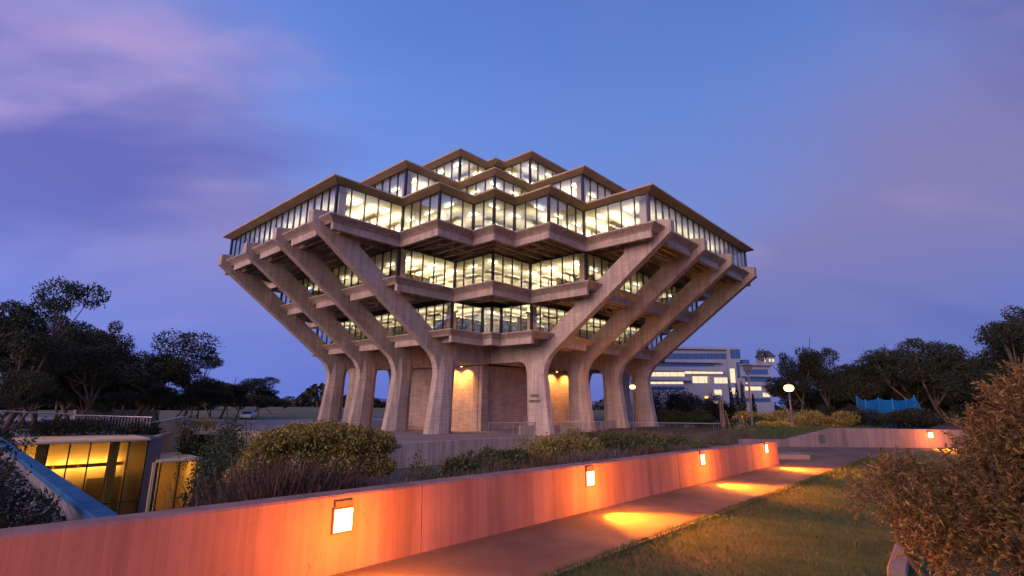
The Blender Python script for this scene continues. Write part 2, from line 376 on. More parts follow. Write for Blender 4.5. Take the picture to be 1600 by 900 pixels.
def wall_panels(a0, a1, b0, b1, z0, z1, parent, m, along):
    n = max(1, round(abs((b1-b0) if along == 'b' else (a1-a0))/SEG))
    for i in range(n):
        q = MB()
        if along == 'b': q.boxab(a0, a1, lerp(b0, b1, i/n)+.015, lerp(b0, b1, (i+1)/n)-.015, z0, z1)
        else: q.boxab(lerp(a0, a1, i/n)+.015, lerp(a0, a1, (i+1)/n)-.015, b0, b1, z0, z1)
        q.build('wall_panel', m, parent, bevel=.015)
wall_panels(20.41, 20.75, -8, 32.9, -4.2, .06, rw, ret_conc, 'b')
wall_panels(-14, 20.4, 32.51, 32.85, -4.2, .06, rw, ret_conc, 'a')

# path and lawn in front of the orange wall (a = 51.5 is the wall's face)
def strip(name, a0, a1, b0, b1, z, m, n=40):
    Vv = []; Ff = []
    for i in range(n+1):
        b = lerp(b0, b1, i/n); Vv += [P(a0, b, z), P(a1, b, z)]
    for i in range(n): Ff.append((2*i, 2*i+2, 2*i+3, 2*i+1))
    q = MB(); q.poly(Vv, Ff); return q
pth = MB()
pp = [P(51.3, 75), P(51.3, 38.6)] + [(9.2, -62.6), (9.0, -57.4), (40, -56.6), (40, -58.6), (19.5, -58.75), (17.3, -58.95), (15.9, -59.6), (14.2, -60.9), (12.6, -62.4), (11.2, -63.75)] + [P(53.03, 42.0), P(53.03, 75)]
pth.poly([(p[0], p[1], 1.700) for p in pp], [tuple(range(len(pp)))])
tag(pth.build('path', asphalt, fix=False), kind='structure')
lawn_poly = [P(53.03, 75), P(53.03, 42.0), (11.2, -63.75), (12.6, -62.4), (14.2, -60.9), (15.9, -59.6), (17.3, -58.95), (19.5, -58.75), (40, -58.6), (40, -100), (-10, -100)]
lw = MB(); lw.poly([(p[0], p[1], 1.696) for p in lawn_poly], [tuple(range(len(lawn_poly)))])
tag(lw.build('lawn', lawn_m, fix=False), kind='structure')
ed = MB(); q = [P(53.03, 60), P(53.03, 42.0), (11.2, -63.75), (12.6, -62.4), (14.2, -60.9), (15.9, -59.6), (17.3, -58.95), (19.5, -58.75)]
for i in range(len(q)-1):
    p0, p1 = np.array(q[i][:2]), np.array(q[i+1][:2]); d = (p1-p0)/np.linalg.norm(p1-p0); c = (p0+p1)/2
    ed.box((c[0], c[1], 1.69), (np.linalg.norm(p1-p0)+.02, .05, .04), (d[0], d[1], 0), (-d[1], d[0], 0))
tag(ed.build('path_edging', edging), kind='structure')
# grass blades on the near lawn
n = 90000
u = rng.uniform(0, 1, n)**1.6
A = 53.06+rng.uniform(0, 1, n)**1.3*9; B = rng.uniform(35, 58.5, n)
A[:9000] = 52.99+rng.exponential(.05, 9000)
gx = (A-B)/2**.5; gy = -(A+B)/2**.5
keep = (gy < -59.2) & ((gx-gy) > 74.9) & ~((gx > 12) & (gy > -60.5-(gx-14)*.0)) & (np.hypot(gx-CAM[0], gy-CAM[1]) > 1.2)
gx, gy = gx[keep], gy[keep]; n = len(gx)
tilt = rng.normal(size=(n, 2))*.5; hgt = rng.uniform(.03, .085, n); an = rng.uniform(0, 6.28, n); wd = rng.uniform(.003, .007, n)
base = np.stack([gx, gy, np.full(n, 1.69)], 1); sd = np.stack([np.cos(an), np.sin(an), np.zeros(n)], 1)*wd[:, None]
tip = base+np.stack([tilt[:, 0]*hgt, tilt[:, 1]*hgt, hgt], 1)
V = np.stack([base-sd, base+sd, tip], 1).reshape(-1, 3)
tag(link(bpy.data.objects.new('lawn_grass', raw_mesh('lawn_grass', V, np.arange(3*n).reshape(n, 3), blade_m))), 'short mown grass, green and straw coloured, beside the path', 'grass', kind='stuff')

# ------------------------------------------------------------------ the library
PW = 1.5                                   # pane width
S6 = [5*PW, 4*PW, 3*PW, 2*PW, 2*PW, 3*PW, 4*PW, 5*PW]; S5 = [5*PW, 4*PW, 4*PW, 5*PW]; S4 = [3*PW, PW, PW, 3*PW]
W6 = 34.245; W5 = W6-7.16; W4 = W6-13.4; W7 = W6-7.9; W8 = W6-15.72
FLOOR = {4: 10.80, 5: 15.43, 6: 20.07, 7: 24.60, 8: 29.12}; HEAD = {4: 13.86, 5: 18.75, 6: 23.38, 7: 27.91, 8: 32.44}
WID = {4: W4, 5: W5, 6: W6, 7: W7, 8: W8}; SEQ = {4: S4, 5: S5, 6: S6, 7: S5, 8: S4}
CORE = {4: 9.0, 5: 12.5, 6: 15.0, 7: 12.5, 8: 8.5}
def corner(Wd, seq):
    a = Wd; b = Wd-sum(seq[1::2]); pts = [(a, b)]
    for i, s_ in enumerate(seq):
        if i % 2 == 0: a -= s_
        else: b += s_
        pts.append((a, b))
    return pts
def outline(k, o=0.0):
    pts = [(a+o, b+o) for a, b in corner(WID[k], SEQ[k])]; out = []
    for r in range(4):
        out += pts; pts = [(-b, a) for a, b in pts]
    return out
def ring(k, o, z): return [P(a, b, z) for a, b in outline(k, o)]
lib = empty('library_building', (0, 0, 0), 'concrete and glass tiered library raised on slanted piers, all floors lit', 'building')
def flat(k, o, z0, z1): q = MB(); q.loft([ring(k, o, z0), ring(k, o, z1)]); return q
PIERK = [1.5*7.78, .5*7.78, -.5*7.78, -1.5*7.78]
for k in (4, 5, 6):
    f = FLOOR[k]; q = MB()
    q.loft([ring(k, -.06, f-.62), ring(k, .36, f-.62), ring(k, .46, f-.5), ring(k, .70, f-.32), ring(k, 1.03, f-.10), ring(k, 1.03, f+.0), ring(k, .0, f+.02)])
    q.build('floor_slab', concrete, lib)
    # deep edge beams hung below the lip: along the stepped corner, and between the piers on the faces
    def beam(a0, b0, a1, b1, r):
        for _ in range(r): a0, b0, a1, b1 = -b0, a0, -b1, a1
        q = MB(); q.boxab(min(a0, a1), max(a0, a1), min(b0, b1), max(b0, b1), f-1.30, f-.60); q.build('edge_beam', concrete, lib, bevel=.03)
    pts = corner(WID[k], SEQ[k])
    for r in range(4):
        for i in range(len(pts)-1):
            (a0, b0), (a1, b1) = pts[i], pts[i+1]
            if i % 2 == 0: beam(a1-.06 if i < len(pts)-2 else a1, b0-.06, a0+.34 if i else a0+.30, b0+.34, r)       # runs along a
            else: beam(a0-.06, b0+.345, a0+.342, b1-.065 if i < len(pts)-2 else b1+.30, r)             # runs along b
        cs = sorted(PIERK)
        for i in range(3): beam(WID[k]-.06, cs[i]+1.25, WID[k]+.34, cs[i+1]-1.25, r)
    if k > 4:
        q = MB(); q.loft([ring(k, -2.15, f-.61), ring(k, -2.15, f-1.14), ring(k, -1.93, f-1.14), ring(k, -1.93, f-.61)], close=True, cap=False); q.build('inner_rib', concrete, lib)
for k in (6, 7, 8):
    h = HEAD[k]; q = MB()
    q.loft([ring(k, -.12, h+.01), ring(k, .10, h+.012), ring(k, .90, h+.30), ring(k, .94, h+.34), ring(k, .94, h+.46), ring(k, .80, h+.52), ring(k, .1, h+.55)])
    q.build('roof', concrete_roof, lib)
for k in (7, 8): flat(k, .25, FLOOR[k]-.75, FLOOR[k]).build('floor_slab', concrete, lib)
for k in (4, 5, 6, 7, 8):
    flat(k, -.16, FLOOR[k]+.025, FLOOR[k]+.05).build('carpet', carpet_m, lib)
    flat(k, -.15, HEAD[k]-.03, HEAD[k]+.0).build('ceiling', ceiling_m, lib)
    c = CORE[k]
    q = MB(); q.boxab(-c, c, -c, c, FLOOR[k]+.05, HEAD[k]-.03); q.build('inner_wall', inwall_m, lib)
# glazing
pane_me = {}; mul_me = {}; cm_me = {}
for k in (4, 5, 6, 7, 8):
    h = HEAD[k]-FLOOR[k]-.05
    q = MB(); q.box((0, 0, h/2), (PW-.09, .02, h-.12)); pane_me[k] = q.mesh('pane', glass)
    q = MB(); q.box((0, 0, h/2), (.085, .16, h)); mul_me[k] = q.mesh('mullion', black_metal)
    q = MB(); q.box((0, 0, h/2), (.24, .24, h)); cm_me[k] = q.mesh('corner_mullion', black_metal)
for k in (4, 5, 6, 7, 8):
    pts = outline(k); n_ = len(pts); npc = len(SEQ[k])+1; z = FLOOR[k]+.045; h = HEAD[k]-FLOOR[k]-.05
    frame = MB(); rear = MB(); rear_m = MB(); items = []
    for i in range(n_):
        p0, p1 = np.array(pts[i]), np.array(pts[(i+1) % n_]); d = p1-p0; ln = np.linalg.norm(d); d = d/ln; m = max(1, round(ln/PW))
        # front corner = first npc points; left face follows it; right face = last edge
        front = i < npc or i == n_-1
        ux = np.array(P(*d)); uy = np.array([-ux[1], ux[0], 0])
        e0, e1 = np.array(P(*p0, 0)), np.array(P(*p1, 0)); c = (e0+e1)/2
        frame.box((c[0], c[1], z+.03), (ln+.08, .14, .06), ux, uy); frame.box((c[0], c[1], z+h-.03), (ln+.08, .14, .06), ux, uy)
        for j in range(m):
            x = e0+ux*ln*(j+.5)/m
            if front: items.append(('pane', pane_me[k], basis((x[0], x[1], z), ux*(ln/m/PW), uy)))
            else: rear.box((x[0], x[1], z+h/2), (ln/m-.09, .02, h-.12), ux, uy)
            if j:
                x = e0+ux*ln*j/m
                if front: items.append(('mullion', mul_me[k], basis((x[0], x[1], z), ux, uy)))
                else: rear_m.box((x[0], x[1], z+h/2), (.085, .16, h), ux, uy)
        if front: items.append(('corner_mullion', cm_me[k], basis((e0[0], e0[1], z), ux, uy)))
        else: rear_m.box((e0[0], e0[1], z+h/2), (.24, .24, h), ux, uy)
    fr = frame.build('window_band', black_metal, lib)
    for nm, me, mw in items: inst(nm, me, mw, fr)
    rear.build('rear_glazing', glass, fr); rear_m.build('rear_mullions', black_metal, fr)['kind'] = 'stuff'
# piers: profile in (t outward, z), 2.3 m wide; fillets at the knee and under the girder
prof = [(21.2, 0), (20.55, 4.0), (20.25, 6.4), (20.38, 7.25), (20.8, 8.1), (21.25, 8.6), (35.85, 19.47), (35.85, 20.72), (34.3, 20.95), (20.3, 10.45), (17.0, 10.45), (16.3, 8.0), (17.2, 7.85), (17.62, 7.45), (17.8, 6.7), (17.9, 4), (18.0, 0)]
def pier_mesh():
    q = MB(); w = .44
    q.poly([(t, s*w, z) for s in (-1, 1) for t, z in prof], [tuple(range(len(prof)))[::-1], tuple(len(prof)+i for i in range(len(prof)))] + [(i, (i+1) % len(prof), len(prof)+(i+1) % len(prof), len(prof)+i) for i in range(len(prof))])
    return q.mesh('pier', concrete, bevel=.045)
pier_me = pier_mesh()
def hexa(t0, t1, t2, t3, w0, w1, z): return [(t0, w0, z), (t1, w1, z), (t2, w1, z), (t3, w0, z), (t3, -w0, z), (t2, -w1, z), (t1, -w1, z), (t0, -w0, z)]
q = MB(); q.loft([hexa(18.04, 18.75, 20.15, 21.14, .43, .86, 0), hexa(17.95, 18.55, 19.75, 20.5, .43, .80, 4.0), hexa(17.86, 18.35, 19.5, 20.2, .43, .74, 6.7), hexa(17.9, 18.3, 19.6, 20.2, .42, .46, 8.6)]); facet_me = q.mesh('column_facet', concrete, bevel=.02)
q = MB(); q.box((31.9, 0, 18.95), (2.4, .74, 1.25)); beam_me = q.mesh('floor_beam', concrete)
q = MB(); q.box((25.6, 0, 14.3), (2.4, .74, 1.25)); beam2_me = q.mesh('floor_beam', concrete)
q = MB(); q.box((20.6, 0, .03), (3.2, 2.5, .06)); base_me = q.mesh('pier_base', concrete)
for r in range(4):
    for c in PIERK:
        nrm, tan = ((1, 0), (0, 1)) if r == 0 else ((0, 1), (-1, 0)) if r == 1 else ((-1, 0), (0, -1)) if r == 2 else ((0, -1), (1, 0))
        X = np.array(P(*nrm)); Y = np.array(P(*tan)); o = np.array(P(tan[0]*c, tan[1]*c))
        p_ = inst('pier', pier_me, basis(o, X, Y), lib); inst('column_facet', facet_me, Matrix.Identity(4), p_); inst('floor_beam', beam_me, basis(o+np.array((0, 0, .001*r)), X, Y), lib); inst('floor_beam', beam2_me, basis(o+np.array((0, 0, .001*r)), X, Y), lib)
for c in PIERK:
    q = MB(); q.boxab(-18.3, 18.3, c-.38, c+.38, 7.95, 10.3); q.build('girder', concrete, lib)
    q = MB(); q.boxab(c-.38, c+.38, -18.3, 18.3, 7.96, 10.29); q.build('girder', concrete, lib)
# joists under the overhanging slabs: parallel to each face, clipped by the stepped outline
def amax_at(k, b):
    best = 0
    for a0, b0 in corner(WID[k], SEQ[k])[1:]: pass
    pts = corner(WID[k], SEQ[k]); lim = None
    for i in range(1, len(pts)):
        (a0, b0), (a1, b1) = pts[i-1], pts[i]
        if abs(a0-a1) < 1e-6 and min(b0, b1) <= b <= max(b0, b1): lim = a0
    return lim if lim is not None else WID[k]
nj = 0
for k, inner in ((6, W5-5*PW-2.2), (5, W4-3*PW-2.2), (4, 17.2)):
    f = FLOOR[k]; bb = WID[k]-1.1
    while bb > inner:
        lim = min(amax_at(k, bb)-.35, bb-.15); pieces = []
        if k > 4 and bb < WID[k-1]-.2:                     # over the lower storey's glass: only the overhanging ends
            lo = amax_at(k-1, bb)-.4
            if lim-lo > .6: pieces = [(lo, lim), (-lim, -lo)]
        elif lim > .5:                                     # cut at the pier beams so that each bay has its own joist
            cuts = [-lim] + [c for c in sorted(PIERK) if abs(c) < lim-.7] + [lim]
            pieces = [(cuts[i]+(.42 if i else 0), cuts[i+1]-(.42 if i < len(cuts)-2 else 0)) for i in range(len(cuts)-1)]
        for r in range(4):
            for c0, c1 in pieces:
                if r > 1 and c1 < 4: continue
                q = MB(); hb = .13; zz0, zz1 = f-1.12, f-.60
                if r == 0: q.boxab(c0, c1, bb-hb, bb+hb, zz0, zz1)
                elif r == 1: q.boxab(bb-hb, bb+hb, c0, c1, zz0+.002, zz1)
                elif r == 2: q.boxab(c0, c1, -bb-hb, -bb+hb, zz0, zz1)
                else: q.boxab(-bb-hb, -bb+hb, c0, c1, zz0+.002, zz1)
                q.build('joist', concrete, lib); nj += 1
        bb -= 1.5
# core on the plaza
q = MB(); q.boxab(-9.2, 9.2, -10.8, 10.8, 0, 7.94); q.build('core_wall', concrete_core, lib)
q = MB(); q.boxab(9.2, 9.75, 10.1, 11.25, 0, 7.9); q.build('pilaster', concrete_core, lib)
q = MB(); q.boxab(8.2, 9.1, 10.8, 11.25, 0, 7.9); q.build('pilaster', concrete_core, lib)
# inside each floor: columns, shelves, ceiling tubes
q = MB(); q.box((0, 0, 1.62), (.75, .75, 3.2)); col_me = q.mesh('inner_column', inwall_m)
for k in (4, 5, 6, 7):
    pts = corner(WID[k], SEQ[k]); z = FLOOR[k]+.05; e = pts[0]
    for a, b in ((e[0]-1.3, e[1]-1.6), (e[1]-1.6, e[0]-1.3), (e[0]-1.6, -e[1]+3), (-e[1]+3, e[0]-1.6)): inst('inner_column', col_me, basis(P(a, b, z), AX, BX), lib)
def shelf_mesh(seed):
    g = random.Random(seed); q = MB(); q.cur = 0
    for x in (-1.2, 0, 1.2): q.box((x, 0, 1.05), (.04, .5, 2.1))
    for z in (.06, .55, 1.02, 1.49, 1.96): q.box((0, 0, z), (2.4, .48, .03))
    q.box((0, 0, 1.05), (2.38, .03, 2.0)); q.cur = 1
    for z in (.06, .55, 1.02, 1.49):
        for s in (-1, 1):
            x = -1.15
            while x < 1.1:
                w = g.uniform(.07, .22); h = g.uniform(.26, .40)
                if g.random() < .85: q.box((x+w/2, s*.13, z+.015+h/2), (w*.95, .2, h))
                x += w
    return q.mesh('bookshelf', [shelf_m, book_m], fix=False)
SH = [shelf_mesh(i) for i in range(3)]
q = MB(); q.box((0, 0, .0), (1.35, .16, .05)); strip_me = q.mesh('ceiling_light', strip_e)
def inside(k, a, b, m):
    a, b = abs(a)+m, abs(b)+m
    if a > WID[k] or b > WID[k]: return False
    for x, y in corner(WID[k], SEQ[k])[::2]:
        if a <= x and b <= y: return True
    return False
nl = 0; far_l = MB()
for k in (4, 5, 6, 7, 8):
    step = 3.3
    g = np.arange(-36, 36, step)+.7; cand = []
    for a in g:
        for b in g:
            c = CORE[k]+.4
            if not inside(k, a, b, 1.0) or (abs(a) < c and abs(b) < c) or max(a, b) < c: continue
            cand.append((a, b))
    cand.sort(key=lambda t: -(t[0]+t[1]))
    for a, b in cand:
        ux, uy = (AX, BX) if b > a else (BX, AX)
        x = np.array(P(a, b, HEAD[k]-.24))
        if nl < 300 and (a > -8 and b > -8 and max(a, b) > WID[k]-13): inst('ceiling_light', strip_me, basis(x, ux, uy), lib); nl += 1
        else: far_l.box(x, (1.35, .16, .05), ux, uy)
UP_E = emat('added_uplight', (1, .86, .63), 21)
for k in (4, 5, 6, 7, 8):                        # added uplights hidden in trays, put in to brighten the ceilings
    tr_ = MB(); le = MB()
    for a in np.arange(-33.3, 34, 3.1):
        for b in np.arange(-33.3, 34, 3.1):
            c = CORE[k]+.3
            if not inside(k, a, b, 1.9 if k > 4 else 1.2) or max(a, b) < c or (abs(a) < c and abs(b) < c): continue
            x = np.array(P(a, b, FLOOR[k]+2.3)); ux, uy = (AX, BX) if b > a else (BX, AX)
            tr_.box(x-np.array((0, 0, .07)), (2.5, .56, .06), ux, uy); tr_.box(x-np.array((0, 0, 1.2)), (.12, .12, 2.2), ux, uy)
            for sg in (-1, 1): tr_.box(x+np.array(uy)*.27*sg, (2.5, .03, .16), ux, uy)
            le.box(x-np.array((0, 0, .035)), (2.4, .46, .02), ux, uy)
    tr_.build('added_uplight_tray', inwall_m, lib)['kind'] = 'stuff'; le.build('added_uplights', UP_E, lib)['kind'] = 'stuff'
if far_l.v: far_l.build('rear_ceiling_lights', strip_e, lib)['kind'] = 'stuff'
ns = 0
for k in (4, 5, 6):
    for side in (0, 1):
        for t in np.arange(-20, 30, 2.9):
            for dep in (3.4, 6.2):
                if rnd.random() < (.35 if k == 6 else .12): continue
                w = WID[k]-dep; a, b = (w, t) if side == 0 else (t, w)
                if not inside(k, a, b, 1.7) or ns >= 170: continue
                x = np.array(P(a, b, FLOOR[k]+.05)); 
                if rnd.random() < .5: ux, uy = (BX, AX) if side == 0 else (AX, BX)
                else: ux, uy = (AX, BX) if side == 0 else (BX, AX)
                inst('bookshelf', SH[ns % 3], basis(x, ux, uy), lib); ns += 1
# small lettering on the right front pier
for txt, dz in (('GEISEL', 4.0), ('LIBRARY', 3.42)):
    cu = bpy.data.curves.new('lettering', 'FONT'); cu.body = txt; cu.size = .45; cu.extrude = .03; cu.align_x = 'CENTER'
    tmp = bpy.data.objects.new('tmp', cu); COL.objects.link(tmp); bpy.context.view_layer.update()
    me = bpy.data.meshes.new_from_object(tmp); bpy.data.objects.remove(tmp); bpy.data.curves.remove(cu); me.materials.clear(); me.materials.append(letter_m); me.name = 'lettering'
    o = bpy.data.objects.new('lettering', me)
    o.matrix_world = basis(P(19.35, PIERK[0]+.835, dz), AX, (0, 0, 1), BX); COL.objects.link(o); o.parent = lib
def spot(name, loc, d, energy, size, blend, col, radius=.05):
    l = bpy.data.lights.new(name, 'SPOT'); l.energy = energy; l.spot_size = R(size); l.spot_blend = blend; l.color = col; l.shadow_soft_size = radius
    o = bpy.data.objects.new(name, l); o.location = loc; o.rotation_euler = Vector(d).to_track_quat('-Z', 'Y').to_euler(); COL.objects.link(o); return o
def point(name, loc, energy, col, radius=.05):
    l = bpy.data.lights.new(name, 'POINT'); l.energy = energy; l.color = col; l.shadow_soft_size = radius
    o = bpy.data.objects.new(name, l); o.location = loc; COL.objects.link(o); return o
WARM = (1, .38, .075)
for a, b, dr in ((6.6, 11.9, -BX), (4.2, 11.9, -BX), (10.3, -3.2, -AX), (10.3, -6.5, -AX)):
    q = MB(); q.lathe(P(a, b, 7.80), [(.16, 0), (.16, .14)], 12); d_ = q.build('downlight', [grey_paint], lib)
    q = MB(); q.lathe(P(a, b, 7.78), [(.11, 0), (.11, .018)], 12); q.build('lens', down_e, d_)
    o = spot('downlight_lamp', P(a, b, 7.74), np.array((0, 0, -1))+dr*.35, 1900, 120, .7, WARM); o.parent = lib

# ------------------------------------------------------------------ the orange-lit wall along the path, and its lamps
pw = empty('path_wall', P(51.4, 46, 1.7), 'low concrete wall along the path glowing orange beside its lamps', 'wall')
WORLD.add(pw.name)
def xb(x): return -2**.5*x+51.5                        # b on the wall for a world x   (a = 51.5)
def wtop(x): return 2.402-.0092*(x-1)
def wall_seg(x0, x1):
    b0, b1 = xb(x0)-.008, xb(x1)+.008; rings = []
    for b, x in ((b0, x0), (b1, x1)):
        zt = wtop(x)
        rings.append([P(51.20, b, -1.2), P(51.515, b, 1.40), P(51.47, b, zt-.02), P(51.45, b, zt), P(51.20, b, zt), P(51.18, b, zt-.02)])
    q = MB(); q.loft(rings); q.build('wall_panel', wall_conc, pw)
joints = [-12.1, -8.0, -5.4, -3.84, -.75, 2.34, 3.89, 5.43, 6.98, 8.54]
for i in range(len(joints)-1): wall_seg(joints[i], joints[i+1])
LAMPC = (1, .21, .01)
hood_q = MB()
wl_labels = ['unseen', 'square lit lamp with the strongest glow, nearest the camera on the orange wall', 'lit lamp with dark hood on the orange wall, below the middle of the dry bushes', 'lit lamp on the orange wall between the hooded lamp and the wall end lamp', 'lit lamp nearest the far end of the orange wall']
def wall_lamp(pos, ux, nrm, label, power, group='square lamps set in the path wall', lit=True):
    w = empty('wall_lamp', pos, label, 'lamp', group); p = np.array(pos); ux = np.array(ux); nrm = np.array(nrm); Zv = np.array((0, 0, 1))
    q = MB(); wth, hh = .20, .21
    for sx in (-1, 1): q.box(p+ux*sx*(wth/2+.008)+nrm*.002, (.014, .022, hh+.03), ux, nrm)
    q.box(p-Zv*(hh/2+.008)+nrm*.002, (wth, .022, .014), ux, nrm); q.box(p+Zv*(hh/2+.008)+nrm*.002, (wth, .022, .014), ux, nrm)
    f = q.build('frame', grey_paint if not lit else rusty, w); f.matrix_parent_inverse = Matrix.Translation(-Vector(pos))
    q = MB(); q.box(p+nrm*.0, (wth, .02, hh), ux, nrm); o = q.build('lens', orange_e if lit else grey_paint, w); o.matrix_parent_inverse = Matrix.Translation(-Vector(pos))
    q = MB(); q.box(p+Zv*(hh/2+.05)+nrm*.003, (wth, .024, .06), ux, nrm); o = q.build('hood', grey_paint if not lit else rusty, w, bevel=.003); o.matrix_parent_inverse = Matrix.Translation(-Vector(pos))
    if lit:
        s = spot('lamp_beam', p+nrm*.06-Zv*.05, nrm*1.0-Zv*.40, power, 82, .6, LAMPC, .03); s.parent = w; s.matrix_parent_inverse = Matrix.Translation(-Vector(pos))
        s = point('lamp_glow', p+nrm*.66-Zv*.06, power*.10, LAMPC, .14); s.parent = w; s.matrix_parent_inverse = Matrix.Translation(-Vector(pos))
    return w
for i, x in enumerate((-4.55, -1.46, 1.62, 4.71, 7.79)):
    if i == 0: lab = 'lit lamp on the orange wall before its first joint, out at the wall start'
    else: lab = wl_labels[i]
    wall_lamp(P(51.495, xb(x), 2.185), -BX, AX, lab, 2000)

# ------------------------------------------------------------------ second, ramped wall across the path's end
sw = empty('ramp_wall', (16, -57.5, 1.7), 'grey concrete wall with a sloped end across the far end of the path', 'wall')
WORLD.add(sw.name)
def seg2(x0, z0, x1, z1):
    q = MB(); y0, y1 = -57.72+(x0-12)*.02, -57.72+(x1-12)*.02
    q.loft([[(x0+.006, y0, 1.3), (x0+.006, y0+.32, 1.3), (x0+.006, y0+.32, z0), (x0+.006, y0+.02, z0)], [(x1-.006, y1, 1.3), (x1-.006, y1+.32, 1.3), (x1-.006, y1+.32, z1), (x1-.006, y1+.02, z1)]])
    q.build('wall_panel', ramp_conc, sw)
for s_ in ((10.6, 1.98, 12.6, 1.98), (12.6, 1.98, 14.75, 2.47), (14.75, 2.47, 17.2, 2.47), (17.2, 2.47, 19.6, 2.46), (19.6, 2.46, 22.6, 2.45), (22.6, 2.45, 26, 2.45)): seg2(*s_)
X = at_y(1455, 680, -57.66); wall_lamp((X[0], -57.63, X[2]), (1, .02, 0), (0, -1, 0), 'glowing lamp on the grey ramp wall beside the big shrub', 1500)
X = at_y(1283, 686, -57.7); wall_lamp((X[0], -57.74, X[2]), (1, .02, 0), (0, -1, 0), 'dark unlit lamp box on the sloped end of the grey ramp wall', 0, lit=False)
q = MB(); q.box((9.75, -62.6, 1.76), (1.1, .7, .14)); tag(q.build('step_slab', edging, bevel=.01), 'small pale step slab past the end of the orange wall', 'step')

# ------------------------------------------------------------------ lamp posts
def lamp_post(px, py_base, py_lamp, zb, label, kind='lit', power=900):
    D = zb; b = at_d(px, py_base, D); zb = float(ground_z(b[0], b[1]))-.05; b[2] = zb; h = at_d(px, py_lamp, D)[2]-zb
    e = empty('lamp_post', b, label, 'street lamp')
    q = MB(); q.lathe((0, 0, 0), [(.16, 0), (.16, .12), (.09, .2), (.075, .6), (.055, h-.35), (.05, h-.22)], 10); q.build('pole', grey_paint, e)
    if kind == 'lit':
        q = MB(); q.lathe((0, 0, h), [(.06, -.26), (.13, -.2), (.14, -.16)], 12); q.build('collar', grey_paint, e)
        q = MB(); q.lathe((0, 0, h), [(.12, -.20), (.24, -.15), (.31, -.02), (.31, .08), (.24, .2), (.10, .25)], 14); q.build('globe', lamp_e if power > 100 else red_e, e)
        q = MB(); q.lathe((0, 0, h), [(.12, .23), (.18, .24), (.05, .34), (.02, .40)], 12); q.build('cap', grey_paint, e)
        o = point('lamp_glow', (0, 0, h), power, (1, .36, .07) if power > 100 else (1, .15, .03), .34); o.parent = e
    else:
        q = MB(); q.box((0, 0, h-.1), (.42, .42, .34)); q.box((0, 0, h+.11), (.52, .52, .06)); q.build('lantern', grey_paint, e, bevel=.02)
    return e
lamp_post(990.5, 664, 605, 57, 'lit street lamp standing in front of the right hand piers', power=4200)
lamp_post(1241, 690, 607, 40, 'bright lit street lamp between the white office block and the tree grove', power=3600)
lamp_post(1178, 690, 573, 38.3, 'tall dark unlit lamp post with a square lantern beside the bronze sculpture', kind='dark')
lamp_post(1106, 652, 621, 115, 'small far street lamp glowing red before the office block', power=60)

# ------------------------------------------------------------------ railings
def railing(pts, h, label, every=.16, post_every=2.4, m=pale_metal, group=None, pr=.011, rail_r=.04, mids=True):
    e = empty('railing', pts[0], label, 'railing', group); n_p = 0; bars = MB()
    o0 = np.array(pts[0])
    for i in range(len(pts)-1):
        p0, p1 = np.array(pts[i])-o0, np.array(pts[i+1])-o0; ln = np.linalg.norm(p1-p0); Zv = np.array((0, 0, 1))
        q = MB(); q.tube([p0+Zv*h, p1+Zv*h], rail_r, 8); q.build('handrail', m, e)
        if mids: q = MB(); q.tube([p0+Zv*.12, p1+Zv*.12], rail_r*.6, 6); q.build('lower_rail', m, e)
        for t in np.arange(0, ln+.01, post_every):
            c = p0+(p1-p0)*min(1, t/ln); q = MB(); q.box(c+Zv*h/2, (.05, .05, h)); q.build('post', rail_grey, e)
        if every:
            for t in np.arange(every, ln, every):
                c = p0+(p1-p0)*t/ln; bars.box(c+Zv*(h/2+.05), (pr*2, pr*2, h-.14))
    if bars.v: bars.build('picket', rail_grey, e)['kind'] = 'stuff'
    return e
Zf = lambda p, z: (p[0], p[1], z)
A1 = at_z(763, 682, 0); A2 = at_z(940, 677.5, 0); A3 = at_z(968, 672, 0)
railing([Zf(A1, 0), Zf(A2, 0), Zf(A3, 0)], 1.35, 'picket railing at the plaza edge below the right front pier', .22, 3)
q = MB(); A4 = at_z(817, 681, 0); A5 = at_z(905, 679, 0); c = (A4+A5)/2; d = (A5-A4); ln = np.linalg.norm(d); d /= ln
q.box((c[0]-.3, c[1]+.8, .5), (ln, .4, 1.0), d, (-d[1], d[0], 0)); tag(q.build('bench_wall', ret_conc, bevel=.02), 'low pale concrete block wall behind the plaza railing', 'wall')
B1 = at_z(985, 660, 1.15); B2 = at_z(1350, 664.5, 1.15)
railing([Zf(B1, 0), Zf((B1+B2)/2, 0), Zf(B2, 0)], 1.15, 'long pale railing running across behind the sculpture', .3, 3.5)
B1 = at_z(1180, 648, 2.2); B2 = at_z(1420, 652, 2.2); B3 = at_z(1490, 652.5, 2.2)
railing([Zf(B1, .9), Zf(B2, .9), Zf(B3, .9)], 1.2, 'distant thin railing before the blue fence', 0, 4, mids=True)
C1 = at_d(-40, 640.5, 40); C2 = at_d(118, 647.5, 44)
railing([Zf(C1, C1[2]-1.1), Zf(C2, C2[2]-1.1)], 1.1, 'smooth bluish handrail in front of the dark trees', 0, 6, mids=False)
D1 = at_d(118, 648.5, 62); D2 = at_d(238, 652, 58)
railing([Zf(D1, D1[2]-1.15), Zf(D2, D2[2]-1.15)], 1.15, 'white picket railing behind the planter bushes', .28, 3, pr=.03)
D3 = at_d(286, 655, 64); D4 = at_d(402, 658, 66)
railing([Zf(D3, D3[2]-1.1), Zf(D4, D4[2]-1.1)], 1.1, 'white picket railing beside the pale planter', .28, 3, pr=.03)
